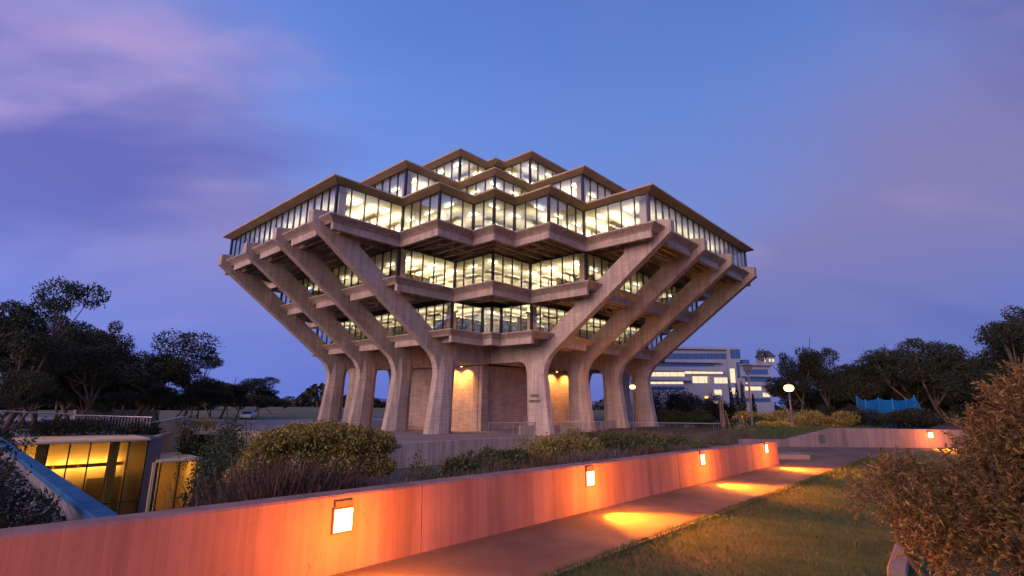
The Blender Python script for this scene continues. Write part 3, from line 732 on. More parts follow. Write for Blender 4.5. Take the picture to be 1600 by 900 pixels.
for j, (x0, y0, x1, y1) in enumerate(((391, 664, 412, 675), (416, 662, 436, 674))):
    p0, p1 = at_z(x0, y0, .95), at_z(x1, y1, .3)
    e = empty('stair_handrail', p0, ('dark handrail on the plaza stairs closest to the white railing', 'dark handrail on the plaza stairs closest to the clipped hedge')[j], 'handrail', 'dark stair handrails'); d = p1-p0
    q = MB(); q.tube([(0, 0, 0), d], .035, 6); q.build('rail', grey_paint, e)
    for t in (.05, .5, .95): q = MB(); q.tube([d*t, d*t-np.array((0, 0, .8))], .03, 6); q.build('post', grey_paint, e)

# ------------------------------------------------------------------ sunken light court on the left
gw = empty('courtyard_wing', P(5, 48, 0), 'sunken glass walled wing lit yellow inside, behind the wall', 'building')
WORLD.add(gw.name)
def facade(b0, b1, ztop, zbot, a, npan, rails, depth=6.5):
    ln = (b0-b1)/npan
    q = MB(); q.boxab(a-.5, a+.35, b1-.1, b0+.1, ztop, ztop+.13); q.build('roof_edge', concrete_roof, gw, bevel=.02)
    for i in range(npan):
        bb = b0-ln*i
        q = MB(); q.boxab(a-.02, a+.02, bb-ln+.04, bb-.04, zbot, ztop); q.build('pane', glass_y, gw)
        q = MB(); q.boxab(a-.10, a+.08, bb-.04, bb+.04, zbot, ztop); q.build('mullion', black_metal, gw)
    q = MB(); q.boxab(a-.10, a+.08, b1-.05, b1+.05, zbot, ztop); q.build('mullion', black_metal, gw)
    for z in rails: q = MB(); q.boxab(a-.07, a+.06, b1, b0, z-.04, z+.04); q.build('transom', black_metal, gw)
    # room behind
    q = MB(); q.boxab(a-depth-.2, a-depth, b1-.5, b0+.5, zbot, ztop); q.build('room_wall', plaster_y, gw)
    q = MB(); q.boxab(a-depth, a-.15, b1-.5, b1-.3, zbot, ztop); q.build('room_wall', plaster_y, gw)
    q = MB(); q.boxab(a-depth, a-.15, b0+.3, b0+.5, zbot, ztop); q.build('room_wall', plaster_y, gw)
    q = MB(); q.boxab(a-depth, a-.15, b1-.3, b0+.3, ztop-.02, ztop+.2); q.build('room_ceiling', plaster_y, gw)
    q = MB(); q.boxab(a-depth, a-.15, b1-.3, b0+.3, zbot-.3, zbot+.02); q.build('room_floor', door_m, gw)
facade(52.9, 44.3, -.02, -7.5, 5.0, 7, (-4.6,))
facade(43.3, 40.6, -1.75, -7.5, 5.6, 2, ())
q = MB(); q.boxab(-3, 5.2, 43.35, 44.25, -7.5, .2); q.build('party_wall', grey_paint, gw)
for b in (51.0, 48.6, 46.2, 44.9):
    q = MB(); q.boxab(-1.44, -1.36, b-.6, b+.6, -6.6, -3.4); q.build('room_door', door_m, gw)
    q = MB(); q.boxab(-1.46, -1.30, b-.72, b-.6, -6.6, -3.3); q.boxab(-1.46, -1.30, b+.6, b+.72, -6.6, -3.3); q.build('door_frame', plaster_y, gw)
for b in (51.6, 50.0, 48.4, 46.8, 45.3):
    q = MB(); q.boxab(-1.25, -1.0, b-.6, b+.6, -2.3, -2.22); q.build('room_light', yellow_e, gw)
    q = MB(); q.boxab(-.98, -.93, b-.78, b+.78, -2.42, -2.12); q.build('light_shield', plaster_y, gw)
q = MB(); q.boxab(2.2, 2.9, 41.4, 42.4, -2.0, -1.9); q.build('room_light', yellow_e, gw)
q = MB(); q.boxab(4.2, 4.7, 50.4, 51.0, -7.5, -.05); q.build('room_column', plaster_y, gw)
q = MB(); q.boxab(3.6, 4.2, 46.0, 46.5, -7.5, -.05); q.build('room_column', plaster_y, gw)
q = MB(); q.boxab(1.0, 1.8, 45.2, 49.5, -6.75, -6.7)
for b in (45.4, 47.3, 49.3): q.boxab(1.1, 1.7, b-.04, b+.04, -7.5, -6.75)
q.build('table', door_m, gw)
# coping wall that closes the court on this side; the sky's blue reflection is painted into its top
cw = empty('coping_wall', P(40, 54.4, 1.4), 'blue smooth capped court wall running away from the orange wall', 'wall')
WORLD.add(cw.name)
ca, cb = AB(*at_z(174, 806, 1.5)[:2]), AB(*at_z(25, 693, 1.5)[:2]); cc, cd = AB(*at_z(128, 813, 1.5)[:2]), AB(*at_z(13, 696, 1.5)[:2])
bL = (cc[1]+cd[1])/2; bR = (ca[1]+cb[1])/2
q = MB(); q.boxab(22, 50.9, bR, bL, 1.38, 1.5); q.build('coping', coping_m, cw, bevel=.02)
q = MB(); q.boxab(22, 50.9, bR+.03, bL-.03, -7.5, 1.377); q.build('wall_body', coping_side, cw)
# walls and planter round the court
pl = empty('plaza_planter', P(2, 33, 0), 'pale planter box on the plaza edge with one shrub', 'planter')
WORLD.add(pl.name)
p0, p1 = at_z(262, 668, .1), at_z(378, 668, .1); d = p1-p0; ln = np.linalg.norm(d); d /= ln
q = MB(); q.box(((p0+p1)/2)+np.array((0, 0, -.3)), (ln, .35, 1.0), d, (-d[1], d[0], 0)); q.build('planter_wall', ret_conc, pl, bevel=.02); 
pa = empty('stair_parapet', (0, 0, 0), 'brown stair parapet with pale sloped cap behind the court', 'wall')
WORLD.add(pa.name)
E0, E1 = at_d(228, 662, 60), at_d(288, 650.5, 64); d = np.array((E1-E0)[:2]); ln = np.linalg.norm(d); d /= ln
q = MB(); n_ = np.array((-d[1], d[0]))*.35
rg = []
for e_ in (E0, E1): rg.append([(e_[0], e_[1], -2.2), (e_[0]+n_[0], e_[1]+n_[1], -2.2), (e_[0]+n_[0], e_[1]+n_[1], e_[2]-.12), (e_[0], e_[1], e_[2]-.12)])
q.loft(rg); q.build('parapet_body', concrete_roof, pa)
q = MB(); rg = []
for e_ in (E0, E1): rg.append([(e_[0]-n_[0]*.2, e_[1]-n_[1]*.2, e_[2]-.12), (e_[0]+n_[0]*1.2, e_[1]+n_[1]*1.2, e_[2]-.12), (e_[0]+n_[0]*1.2, e_[1]+n_[1]*1.2, e_[2]), (e_[0]-n_[0]*.2, e_[1]-n_[1]*.2, e_[2])])
q.loft(rg); q.build('cap', white_pnl, pa)
cap2 = MB(); c0, c1 = at_z(228, 687, .05), at_z(283, 671, .05); d = c1-c0; ln = np.linalg.norm(d); d /= ln
cap2.box((c0+c1)/2, (ln, .5, .22), d, (-d[1], d[0], 0)); tag(cap2.build('court_edge_beam', ret_conc, bevel=.02), 'pale edge beam slanting up from the yellow glass wing', 'beam')
tw = empty('terrace_wall', (0, 0, 0), 'low lavender terrace wall between the dark trees and the field', 'wall')
WORLD.add(tw.name)
T0, T1 = at_d(119, 640, 90), at_d(250, 641.5, 100); d = np.array((T1-T0)[:2]); ln = np.linalg.norm(d); d /= ln
for i in range(5):
    t0, t1 = i/5, (i+1)/5; m0, m1 = lerp(T0, T1, t0), lerp(T0, T1, t1); q = MB(); rg = []
    for e_ in (m0+np.append(d, 0)*.02, m1-np.append(d, 0)*.02): rg.append([(e_[0], e_[1], -.3), (e_[0]-d[1]*.4, e_[1]+d[0]*.4, -.3), (e_[0]-d[1]*.4, e_[1]+d[0]*.4, e_[2]), (e_[0], e_[1], e_[2])])
    q.loft(rg); q.build('wall_panel', ret_conc, tw)

# ------------------------------------------------------------------ plants
def bush(name, blobs, n, ln, wd, leafm, label, cat='bush', group=None, up=.4, stems=14, stem_m=None, loc=None, out=.6):
    """loc: foot of the bush; blobs in local metres"""
    e = empty(name, loc, label, cat, group)
    c, d0 = blob_points(n, blobs); d = unit(d0*out+rng.normal(size=(n, 3))*.7+np.array((0, 0, up)))
    link(bpy.data.objects.new('foliage', leaf_mesh('foliage', c, d, ln*rng.uniform(.6, 1.3, n), wd*rng.uniform(.6, 1.3, n), leafm)), e)
    q = MB()
    for _ in range(stems):
        b = blobs[rnd.randrange(len(blobs))]; t = np.array([b[0]+rnd.gauss(0, .4)*b[3], b[1]+rnd.gauss(0, .4)*b[4], b[2]+b[5]*rnd.uniform(-.2, .7)])
        f = np.array([b[0]*.6+rnd.gauss(0, .08), b[1]*.6+rnd.gauss(0, .08), -.1]); m = (t+f)/2+np.array([rnd.gauss(0, .06), rnd.gauss(0, .06), .05])
        q.tube([f, m, t], [.022, .015, .006], 5, cap=False)
    q.build('stem', stem_m or twig, e, fix=False)['kind'] = 'stuff'; return e
def stalks(name, w, dpt, hmin, hmax, n, m, label, loc, rz=0, group=None, lean=.25, cat='shrub', wd=.012, leafs=0, leafm=None):
    e = empty(name, loc, label, cat, group, rz); V = []; 
    x = rng.uniform(-w/2, w/2, n); y = rng.uniform(-dpt/2, dpt/2, n); prof_ = 1-.55*np.abs(2*x/w)**2.2
    h = rng.uniform(hmin, hmax, n)*prof_; t = rng.normal(size=(n, 2))*lean; an = rng.uniform(0, 3.14, n)
    b = np.stack([x, y, np.full(n, -.1)], 1); sd = np.stack([np.cos(an), np.sin(an), an*0], 1)*(wd*rng.uniform(.5, 1.4, n))[:, None]
    md = b+np.stack([t[:, 0]*h*.35, t[:, 1]*h*.35, h*.55], 1); tp = b+np.stack([t[:, 0]*h, t[:, 1]*h, h], 1)
    V = np.stack([b-sd, b+sd, md+sd*.9, md-sd*.9, tp+sd*.3, tp-sd*.3], 1).reshape(-1, 3); i = np.arange(n)[:, None]*6
    F = np.concatenate([i+np.array([[0, 1, 2, 3]]), i+np.array([[3, 2, 4, 5]])])
    link(bpy.data.objects.new('stalks', raw_mesh('stalks', V, F, m)), e)
    if leafs:
        k = rng.integers(0, n, leafs); f = rng.uniform(.35, 1.0, (leafs, 1)); c = b[k]*(1-f)+tp[k]*f+rng.normal(size=(leafs, 3))*.04
        d = unit(rng.normal(size=(leafs, 3))+np.array((0, 0, .7)))
        link(bpy.data.objects.new('foliage', leaf_mesh('foliage', c, d, rng.uniform(.03, .08, leafs), rng.uniform(.012, .03, leafs), leafm or m)), e)
    return e
def foot(px, D, z=None):
    p = at_d(px, 700, D); zz = float(ground_z(p[0], p[1])) if z is None else z
    return (p[0], p[1], zz)
def zpx(px, py, D): return at_d(px, py, D)[2]
def perp(px):                                   # yaw that makes local x run across the view at that pixel column
    d = ray(px, 600); return math.atan2(d[1], d[0])-math.pi/2
# clipped hedge behind the wall
D = 15.0; fx = foot(515, D); zt = zpx(500, 669, D)-fx[2]; s = D/828
hb = []
for px, top, r in ((440, 690, 30), (470, 682, 34), (505, 678, 34), (540, 683, 34), (575, 690, 32), (592, 697, 22), (430, 715, 32), (475, 720, 40), (530, 722, 42), (580, 728, 30), (405, 745, 26)):
    hb.append(((px-515)*s, rnd.uniform(-.1, .1), zpx(px, top, D)-fx[2]-.0, r*s, r*s*1.3, r*s*.55))
h_ = bush('hedge', hb, 27000, .08, .05, leaf_hedge, 'rounded clipped yellow green hedge standing behind the orange wall', 'hedge', loc=fx, up=.3, stems=20)
h_.rotation_euler = (0, 0, perp(515))
# ivy on the court's bank and over the retaining wall
def ivy(name, pts, n, label, ln=.16):
    e = empty(name, (0, 0, 0), label, 'ivy'); c = []
    for (p, r, w) in pts: c.append(np.array(p)+rng.normal(size=(int(n*w), 3))*np.array(r))
    c = np.concatenate(c); d = unit(rng.normal(size=(len(c), 3))*.8+np.array((.3, -.6, -.5)))
    link(bpy.data.objects.new('foliage', leaf_mesh('foliage', c, d, rng.uniform(.6, 1.3, len(c))*ln, rng.uniform(.6, 1.2, len(c))*ln*.7, leaf_ivy)), e)
    q = MB()
    for _ in range(12):
        i = rnd.randrange(len(c)); q.tube([c[i]+np.array((0, 0, .5)), c[i], c[i]-np.array((.05, 0, .7))], [.02, .02, .01], 5, cap=False)
    q.build('stem', twig, e, fix=False); return e
pts = []
for px, py, D in ((352, 690, 40), (350, 705, 38), (345, 720, 36), (340, 735, 34), (350, 735, 31), (336, 752, 29), (350, 755, 27), (333, 770, 25), (345, 775, 23), (360, 775, 21), (330, 788, 22), (342, 792, 19), (365, 715, 35), (368, 745, 26), (372, 770, 20)):
    s = D/828; pts.append((at_d(px, py, D), (12*s, 15*s, 11*s), .07))
ivy('ivy', pts, 17000, 'dark green ivy covering the bank beside the yellow glass wing')
pts = [(at_d(px, py, 57), (.45, .3, .9), w) for px, py, w in ((292, 690, .2), (294, 704, .2), (291, 677, .15), (356, 680, .2), (368, 676, .12))]
ivy('hanging_ivy', pts, 2200, 'ivy strands hanging over the retaining wall by the planter', .2)
q = MB()
# dry shrubs straight behind the wall
sp = [(395, 11, 705, 1.6, 'stalk', 'brown dry shrub in front of the left end of the clipped hedge'), (450, 10, 700, 1.9, 'stalk', 'rust brown dry shrub covering the foot of the clipped hedge'),
      (520, 10.5, 708, 1.6, 'stalk', 'reddish dry shrub below the middle of the clipped hedge'), (575, 11, 738, 1.1, 'grey', 'low greyish twiggy shrub at the right foot of the clipped hedge'),
      (380, 9, 745, 1.0, 'grey', 'pale grey twiggy shrub between the ivy bank and the hedge'), (622, 10, 735, .8, 'grey', 'sparse grey stalks right of the clipped hedge')]
for px, D, top, w, kd, lab in sp:
    f = foot(px, D); h = zpx(px, top, D)-f[2]
    stalks('dry_shrub', w*1.0, .9, h*.5, h*1.0, 1500, stalk if kd == 'stalk' else stalk_grey, lab, f, perp(px), 'dry shrubs behind the orange wall', .22, leafs=2200, leafm=stalk if kd == 'stalk' else stalk_grey)
f = foot(665, 11); h = zpx(665, 708, 11)-f[2]; s = 11/828
bush('small_bush', [(-.15, 0, h*.55, 20*s, .3, h*.42), (.15, .1, h*.45, 22*s, .3, h*.34), (-.05, -.1, h*.25, 28*s, .35, h*.3)], 1500, .07, .03, leaf_green, 'small dark bush standing alone before the pale retaining wall', loc=f, up=.5)
rb = [(740, 14, 698, 34, leaf_green, 'dark pointed bush at the left end of the long shrub bed'), (785, 15, 690, 30, leaf_green, 'dark bush second in the long shrub bed'),
      (842, 17, 676, 40, leaf_hedge, 'yellow green bush rising under the plaza railing'), (895, 18, 671, 38, leaf_hedge, 'yellow green bush under the right front pier'),
      (950, 20, 668, 36, leaf_green, 'dark olive bush just left of the piers lamp post'), (1000, 22, 670, 36, leaf_green, 'dark olive bush just right of the piers lamp post'),
      (1050, 25, 676, 36, leaf_green, 'grey green bush below the long pale railing'), (1098, 28, 681, 30, leaf_green, 'low grey green bush next to the bronze sculpture')]
for px, D, top, r, lm, lab in rb:
    f = foot(px, D); s = D/828; zt = zpx(px, top, D)-f[2]; bl = []
    for j in range(7):
        ox = rnd.uniform(-1, 1)*r*s*.9; rr = r*s*rnd.uniform(.45, .7); bl.append((ox, rnd.uniform(-.6, .6), max(.15, zt-rr*.6-abs(ox)*.35-rnd.uniform(0, .35)), rr, rr, rr*.8))
    for j in range(4): bl.append((rnd.uniform(-1, 1)*r*s, -.5, zt*.3, r*s*.6, .5, zt*.32))
    o = bush('shrub', bl, 5200, .10*max(1, D/17), .04*max(1, D/17), lm, lab, group='bushes in the long shrub bed', loc=f, up=.6, stems=24); o.rotation_euler = (0, 0, perp(px))
st = [(735, 11, 722, 1.3, 'grey', 'grey brown stalky plant at the left end of the long bed'), (790, 12, 708, 1.6, 'stalk', 'brown stalky plant below the second dark bush'), (850, 13.5, 702, 1.7, 'stalk', 'purplish stalks below the first yellow green bush'), (905, 15, 697, 1.7, 'grey', 'grey stalks below the second yellow green bush'),
      (960, 17, 692, 1.9, 'grey', 'grey stalks below the piers lamp post'), (1015, 19, 690, 2.0, 'stalk', 'brown stalks right of the piers lamp post'), (1065, 22, 689, 2.0, 'grey', 'grey stalks before the long pale railing'), (1110, 25, 689, 1.8, 'stalk', 'brown stalks at the foot of the bronze sculpture')]
for px, D, top, w, kd, lab in st:
    f = foot(px, D); h = zpx(px, top, D)-f[2]
    stalks('stalky_plant', w, 1.2, h*.45, h, 1300, stalk if kd == 'stalk' else stalk_grey, lab, f, perp(px), 'stalky plants behind the orange wall', .2, wd=.012*D/11, leafs=2600, leafm=leaf_green if kd == 'stalk' else stalk_grey)
# left dark plants: near court bushes, planter hedge
for px, D, top, r, n_, lab in ((-10, 12, 728, 50, 3500, 'dark bush behind the wall left of the blue coping'), (30, 10, 765, 36, 1500, 'low dark plant in gravel beside the blue coping'), (-60, 9, 700, 50, 2500, 'tall dark bush at the wall corner beyond the gravel')):
    f = foot(px, D, 1.15); s = D/828; zt = zpx(px, top, D)-f[2]
    bush('dark_bush', [(rnd.uniform(-.8, .8)*r*s, rnd.uniform(-.4, .4), max(.05, zt*rnd.uniform(.3, .9)), r*s*.5, r*s*.5, max(.12, abs(zt)*.3)) for _ in range(7)], n_, .08, .03, leaf_dark, lab, loc=f, group='dark bushes by the gravel')
for px, D, top, r, zb, lab in ((60, 60, 655, 60, 0, 'dark hedge bush above the left half of the yellow glass wing'), (125, 60, 656, 50, 0, 'dark hedge bush above the middle of the yellow glass wing'), (180, 61, 655, 42, 0, 'round dark hedge bush above the right half of the yellow glass wing'), (215, 59, 660, 22, 0, 'small dark hedge bush next to the brown parapet'), (-30, 42, 650, 45, .2, 'black hedge bush beside the bluish handrail')):
    f = foot(px, D, zb); s = D/828; zt = zpx(px, top, D)-zb; bl = [(rnd.uniform(-1, 1)*r*s, rnd.uniform(-.7, .7), zt*rnd.uniform(.25, .75), r*s*.4, .9, zt*.35) for _ in range(10)]
    bush('planter_bush', bl, 3500, .22, .09, leaf_dark, lab, loc=f, group='dark bushes in the planters above the court', stems=16)
f = foot(311, 62, .3); bush('planter_shrub', [(0, 0, .7, 1.3, .9, .5), (.7, 0, .5, .7, .6, .4), (-.6, 0, .55, .7, .6, .4)], 700, .22, .1, leaf_hedge, 'small yellowish shrub growing on the pale plaza planter', loc=f)
# pebbles left of the coping
n = 2600; pa_ = rng.uniform(30, 50.8, n); pb_ = bL+.1+rng.uniform(0, 1.6, n); q = MB()
c = np.stack([(pa_-pb_)/2**.5, -(pa_+pb_)/2**.5, np.full(n, 1.2)], 1)
oc = np.array([(1, 0, 0), (0, 1, 0), (-1, 0, 0), (0, -1, 0), (0, 0, .6), (0, 0, -.6)]); of = np.array([(0, 1, 4), (1, 2, 4), (2, 3, 4), (3, 0, 4), (1, 0, 5), (2, 1, 5), (3, 2, 5), (0, 3, 5)])
V = (c[:, None, :]+oc[None]*rng.uniform(.03, .08, (n, 1, 1))*rng.uniform(.7, 1.3, (n, 6, 1))).reshape(-1, 3); F = (np.arange(n)[:, None, None]*6+of[None]).reshape(-1, 3)
tag(link(bpy.data.objects.new('gravel', raw_mesh('gravel', V, F, gravel_m))), 'bluish grey pebbles beside the blue coping', 'gravel', kind='stuff')
# the big shrub at the right edge of the lawn
def sprays(n_spray, per, blobs, ln, wd, sl):
    c, d0 = blob_points(n_spray, blobs); ax = unit(d0*.9+rng.normal(size=(n_spray, 3))*.45+np.array((0, 0, .45)))
    t = np.linspace(0, 1, per); C = (c[:, None, :]+ax[:, None, :]*(t[None, :, None]*sl)).reshape(-1, 3); A_ = np.repeat(ax, per, 0)
    d = unit(A_*.6+rng.normal(size=A_.shape)*.6); C = C+d*ln*.4
    return C, d, c, ax
e = empty('rosemary_shrub', foot(1560, 5.6, 1.68), 'large bushy shrub catching orange light beside the lawn', 'shrub', rz=perp(1560))
s = 5.6/828; zz = lambda py: zpx(1560, py, 5.6)-1.68
bl = []
for px, py, r in ((1600, 632, 30), (1570, 660, 26), (1625, 670, 52), (1585, 705, 42), (1556, 690, 16), (1536, 748, 32), (1490, 772, 26), (1468, 765, 22), (1450, 742, 11), (1600, 760, 52), (1550, 785, 44), (1500, 800, 40), (1475, 815, 24), (1560, 840, 50), (1500, 850, 34), (1620, 830, 56), (1575, 612, 14), (1640, 600, 40), (1600, 605, 26), (1612, 655, 46), (1555, 685, 30), (1590, 640, 30), (1440, 790, 22), (1452, 755, 14), (1545, 712, 18)):
    bl.append(((px+6-1560)*s, rnd.uniform(-.3, .2)-(py-700)*.0012, zz(py), r*s*1.0, r*s*1.15, r*s*.8))
C, d, c0_, ax_ = sprays(3000, 18, bl, .04, .01, .15); n = len(C)
link(bpy.data.objects.new('foliage', leaf_mesh('foliage', C, d, np.clip(rng.lognormal(-3.25, .42, n), .015, .11), rng.uniform(.007, .020, n), leaf_shrub)), e)
q = MB()
for i in range(0, 3000, 2): q.tube([c0_[i]-ax_[i]*.15, c0_[i]+ax_[i]*.16], [.004, .002], 4, cap=False)
for b in bl: q.tube([(b[0]*.5+.1, b[1]*.4, -.05), (b[0]*.8, b[1]*.8, b[2]*.5), b[:3]], [.035, .022, .01], 6, cap=False)
q.build('stem', twig, e, fix=False)
X0, X1 = at_z(1412, 838, 1.7), at_z(1393, 905, 1.7); d = X1-X0; ln = np.linalg.norm(d); d /= ln
kb = MB(); kb.box(((X0+X1)/2)+np.array((.06, 0, .04)), (ln, .16, .09), d, (-d[1], d[0], 0)); tag(kb.build('kerb_stone', edging, bevel=.012), 'grey kerb stone at the foot of the big orange lit shrub', 'kerb')
f = foot(1395, 20, 1.7)
# ------------------------------------------------------------------ trees
def tree_protos():
    out = []
    for seed in range(5):
        g = random.Random(40+seed); tr = MB(); blobs = []
        lean = (g.uniform(-.12, .12), g.uniform(-.12, .12)); H = 1.0
        fork = g.uniform(.22, .38); t0 = np.array((0, 0, -.02)); t1 = np.array((lean[0]*.5, lean[1]*.5, fork*.5)); t2 = np.array((lean[0], lean[1], fork))
        tr.tube([t0, t1, t2], [.020, .015, .012], 7, cap=False)
        for k in range(g.randint(4, 6)):
            an = 2*math.pi*k/5+g.uniform(-.5, .5); rr = g.uniform(.10, .26); zz = g.uniform(.45, .92)
            e_ = np.array((lean[0]+math.cos(an)*rr, lean[1]+math.sin(an)*rr, zz)); m_ = (t2+e_)/2+np.array((math.cos(an)*.03, math.sin(an)*.03, -.02))
            tr.tube([t2, m_, e_], [.011, .008, .003], 6, cap=False)
            for j in range(g.randint(4, 6)):
                f_ = g.uniform(.5, 1.05); c = t2*(1-f_)+e_*f_+np.array((g.gauss(0, .06), g.gauss(0, .06), g.gauss(0, .035)+.01)); r = g.uniform(.055, .115)
                blobs.append((*c, r*1.15, r*1.15, r*.85))
                tr.tube([m_, (m_+c)/2+np.array((0, 0, -.01)), c], [.006, .004, .0015], 4, cap=False)
        n = 11000; c, d0 = blob_points(n, blobs); d = unit(rng.normal(size=(n, 3))*.7+np.array((0, 0, -.7)))
        out.append((tr.mesh('trunk', bark, fix=False), leaf_mesh('crown', c, d, rng.uniform(.014, .028, n), rng.uniform(.006, .011, n), leaf_dark)))
    return out
TP = tree_protos()
def tree(px, top, D, label, wide=1.0, proto=0, group='eucalyptus trees', zb=0.0, rz=None):
    b = at_z(px, 640, zb) if False else at_d(px, 640, D); h = zpx(px, top, D)-zb; tr, cr = TP[proto % len(TP)]
    e = empty('eucalyptus_tree', (b[0], b[1], zb), label, 'tree', group, rnd.uniform(0, 6.28) if rz is None else rz); e.scale = (h*wide, h*wide, h/.93)
    for nm, me in (('trunk', tr), ('crown', cr)): link(bpy.data.objects.new(nm, me), e)
    return e
LT = [(8, 425, 62, .9, 'tallest dark eucalyptus at the outer end of the left grove'), (60, 500, 72, 1.0, 'dark eucalyptus between the tallest tree and the broad crowned tree'), (115, 497, 84, 1.15, 'broad eucalyptus just left of the spreading forked tree'), (205, 490, 82, 1.35, 'spreading forked eucalyptus with pale limbs, widest crown of the left grove'),
      (165, 505, 95, 1.0, 'eucalyptus behind the spreading forked tree'), (285, 550, 90, 1.35, 'shorter eucalyptus with two rounded clumps right of the spreading tree'), (345, 586, 105, 1.8, 'low dark tree right of the two clump eucalyptus'), (392, 590, 120, 1.9, 'small flat topped tree near the parked white car'), (425, 610, 140, 2.2, 'lowest small tree at the far end of the left grove'), (-40, 470, 66, 1.1, 'eucalyptus leaning in beside the tallest tree')]
for i, (px, top, D, w, lab) in enumerate(LT): tree(px, top, D, lab, w, i)
for i, (px, top, D) in enumerate(((45, 520, 88), (85, 525, 92), (140, 530, 96), (10, 500, 80), (180, 545, 100), (110, 540, 70), (270, 590, 88), (330, 605, 95), (370, 606, 110), (405, 612, 115), (330, 596, 118), (300, 590, 112), (355, 600, 130), (440, 618, 150), (160, 600, 76), (220, 605, 80), (25, 555, 70), (90, 560, 76), (140, 570, 80), (250, 585, 95), (310, 598, 100), (-10, 560, 60), (190, 580, 98), (230, 575, 105), (60, 575, 90))): tree(px, top, D, 'dark understorey tree filling the left grove below the taller crowns', 1.5, i+2, 'understorey trees of the left grove')
RT = [(1248, 520, 92, .75, 'tall round topped eucalyptus behind the brightest street lamp'), (1280, 548, 96, .9, 'narrower eucalyptus right of the round topped tree'), (1335, 540, 92, 1.1, 'pale trunked eucalyptus behind the left end of the blue fence'), (1375, 545, 95, 1.1, 'slim eucalyptus behind the middle of the blue fence'), (1405, 540, 100, 1.1, 'eucalyptus behind the right end of the blue fence'),
      (1450, 524, 88, 1.3, 'dense dark eucalyptus right of the blue fence'), (1490, 528, 84, 1.2, 'dense dark eucalyptus with leaning trunk'), (1540, 512, 78, 1.2, 'umbrella shaped eucalyptus above the big shrub'), (1592, 480, 66, 1.1, 'eucalyptus reaching highest at the edge of the right grove'), (1640, 500, 60, 1.2, 'eucalyptus outside the grove corner beyond the shrub')]
for i, (px, top, D, w, lab) in enumerate(RT): tree(px, top, D, lab, w, i+1)
for i, (px, top, D) in enumerate(((1300, 585, 104), (1350, 585, 106), (1400, 575, 108), (1430, 570, 100), (1470, 565, 96), (1515, 565, 90), (1560, 560, 84), (1600, 555, 80), (1290, 595, 110), (1325, 600, 115), (1385, 590, 112), (1450, 585, 90), (1500, 585, 86), (1545, 590, 82), (1590, 590, 76), (1222, 575, 96), (1275, 590, 100), (1310, 570, 112), (1360, 565, 114), (1415, 556, 106), (1475, 545, 98), (1520, 540, 92), (1570, 530, 84))): tree(px, top, D, 'dark understorey tree in the right grove among the taller trunks', 1.5, i, 'understorey trees of the right grove')
# mid distance bushes and grass on the right
MBs = [(1045, 602, 110, 46, leaf_far, 'big dark bush clump before the office block'), (1085, 612, 108, 34, leaf_far, 'dark bush clump left of the red street lamp'), (1075, 640, 78, 40, leaf_ivy, 'low green bush behind the long pale railing'), (1130, 625, 100, 26, leaf_far, 'dark bush right of the red street lamp'),
       (1220, 640, 64, 46, leaf_hedge, 'wide yellowish bush under the brightest lamp'), (1285, 642, 60, 34, leaf_hedge, 'yellowish low bush right of the brightest lamp'), (1322, 632, 80, 22, leaf_far, 'round clipped dark bush left of the blue fence'), (1390, 640, 74, 46, leaf_far, 'low scrub in front of the blue fence'), (1470, 636, 70, 46, leaf_far, 'low dark scrub right of the blue fence'), (1185, 650, 52, 34, leaf_ivy, 'grassy green clump behind the dark lamp post'), (1215, 686, 37, 22, leaf_hedge, 'yellow green grass clump below the brightest lamp')]
for px, top, D, r, lm, lab in MBs:
    f = foot(px, D); s = D/828; zt = max(.5, zpx(px, top, D)-f[2]); bl = [(rnd.uniform(-1, 1)*r*s, rnd.uniform(-1, 1), zt*rnd.uniform(.2, .7), r*s*.42, 1.0, zt*.35) for _ in range(9)]
    o = bush('scrub_bush', bl, 8000, .24*D/80, .12*D/80, lm, lab, loc=f, group='scrub bushes on the right', stems=10); o.rotation_euler = (0, 0, perp(px))
for j, (px, top, D) in enumerate(((1149, 606, 100), (1158, 600, 96), (1167, 596, 98), (1183, 615, 92))):
    f = foot(px, D, 0); h = zpx(px, top, D); e = empty('cypress_tree', f, ('first slim dark cypress before the office block, shortest', 'slim dark cypress second in the row before the office block', 'tallest slim dark cypress before the office block', 'small cypress set apart from the row by the office block')[j], 'tree', 'cypress trees before the office block')
    c, d0 = blob_points(1800, [(0, 0, h*t, .75*(1-t)+.12, .75*(1-t)+.12, h*.12) for t in (.12, .28, .45, .62, .78, .9)]); d = unit(d0+np.array((0, 0, 1.2)))
    link(bpy.data.objects.new('crown', leaf_mesh('crown', c, d, .3, .1, leaf_dark)), e); q = MB(); q.tube([(0, 0, -.1), (0, 0, h*.8)], [.12, .03], 6); q.build('trunk', bark, e)
# yellow grass behind the ramp wall
n = 16000; gx = rng.uniform(13, 30, n); gy = rng.uniform(-57.1, -47, n); gz = ground_z(gx, gy); h = rng.uniform(.08, .30, n); an = rng.uniform(0, 6.3, n)
b0 = np.stack([gx, gy, gz-.03], 1); sd = np.stack([np.cos(an), np.sin(an), an*0], 1)*.012; tp = b0+np.stack([rng.normal(size=n)*.07, rng.normal(size=n)*.07, h], 1)
tag(link(bpy.data.objects.new('meadow_grass', raw_mesh('meadow_grass', np.stack([b0-sd, b0+sd, tp], 1).reshape(-1, 3), np.arange(3*n).reshape(n, 3), blade_m))), 'rough yellowish grass on top of the ramp wall bank', 'grass', kind='stuff')

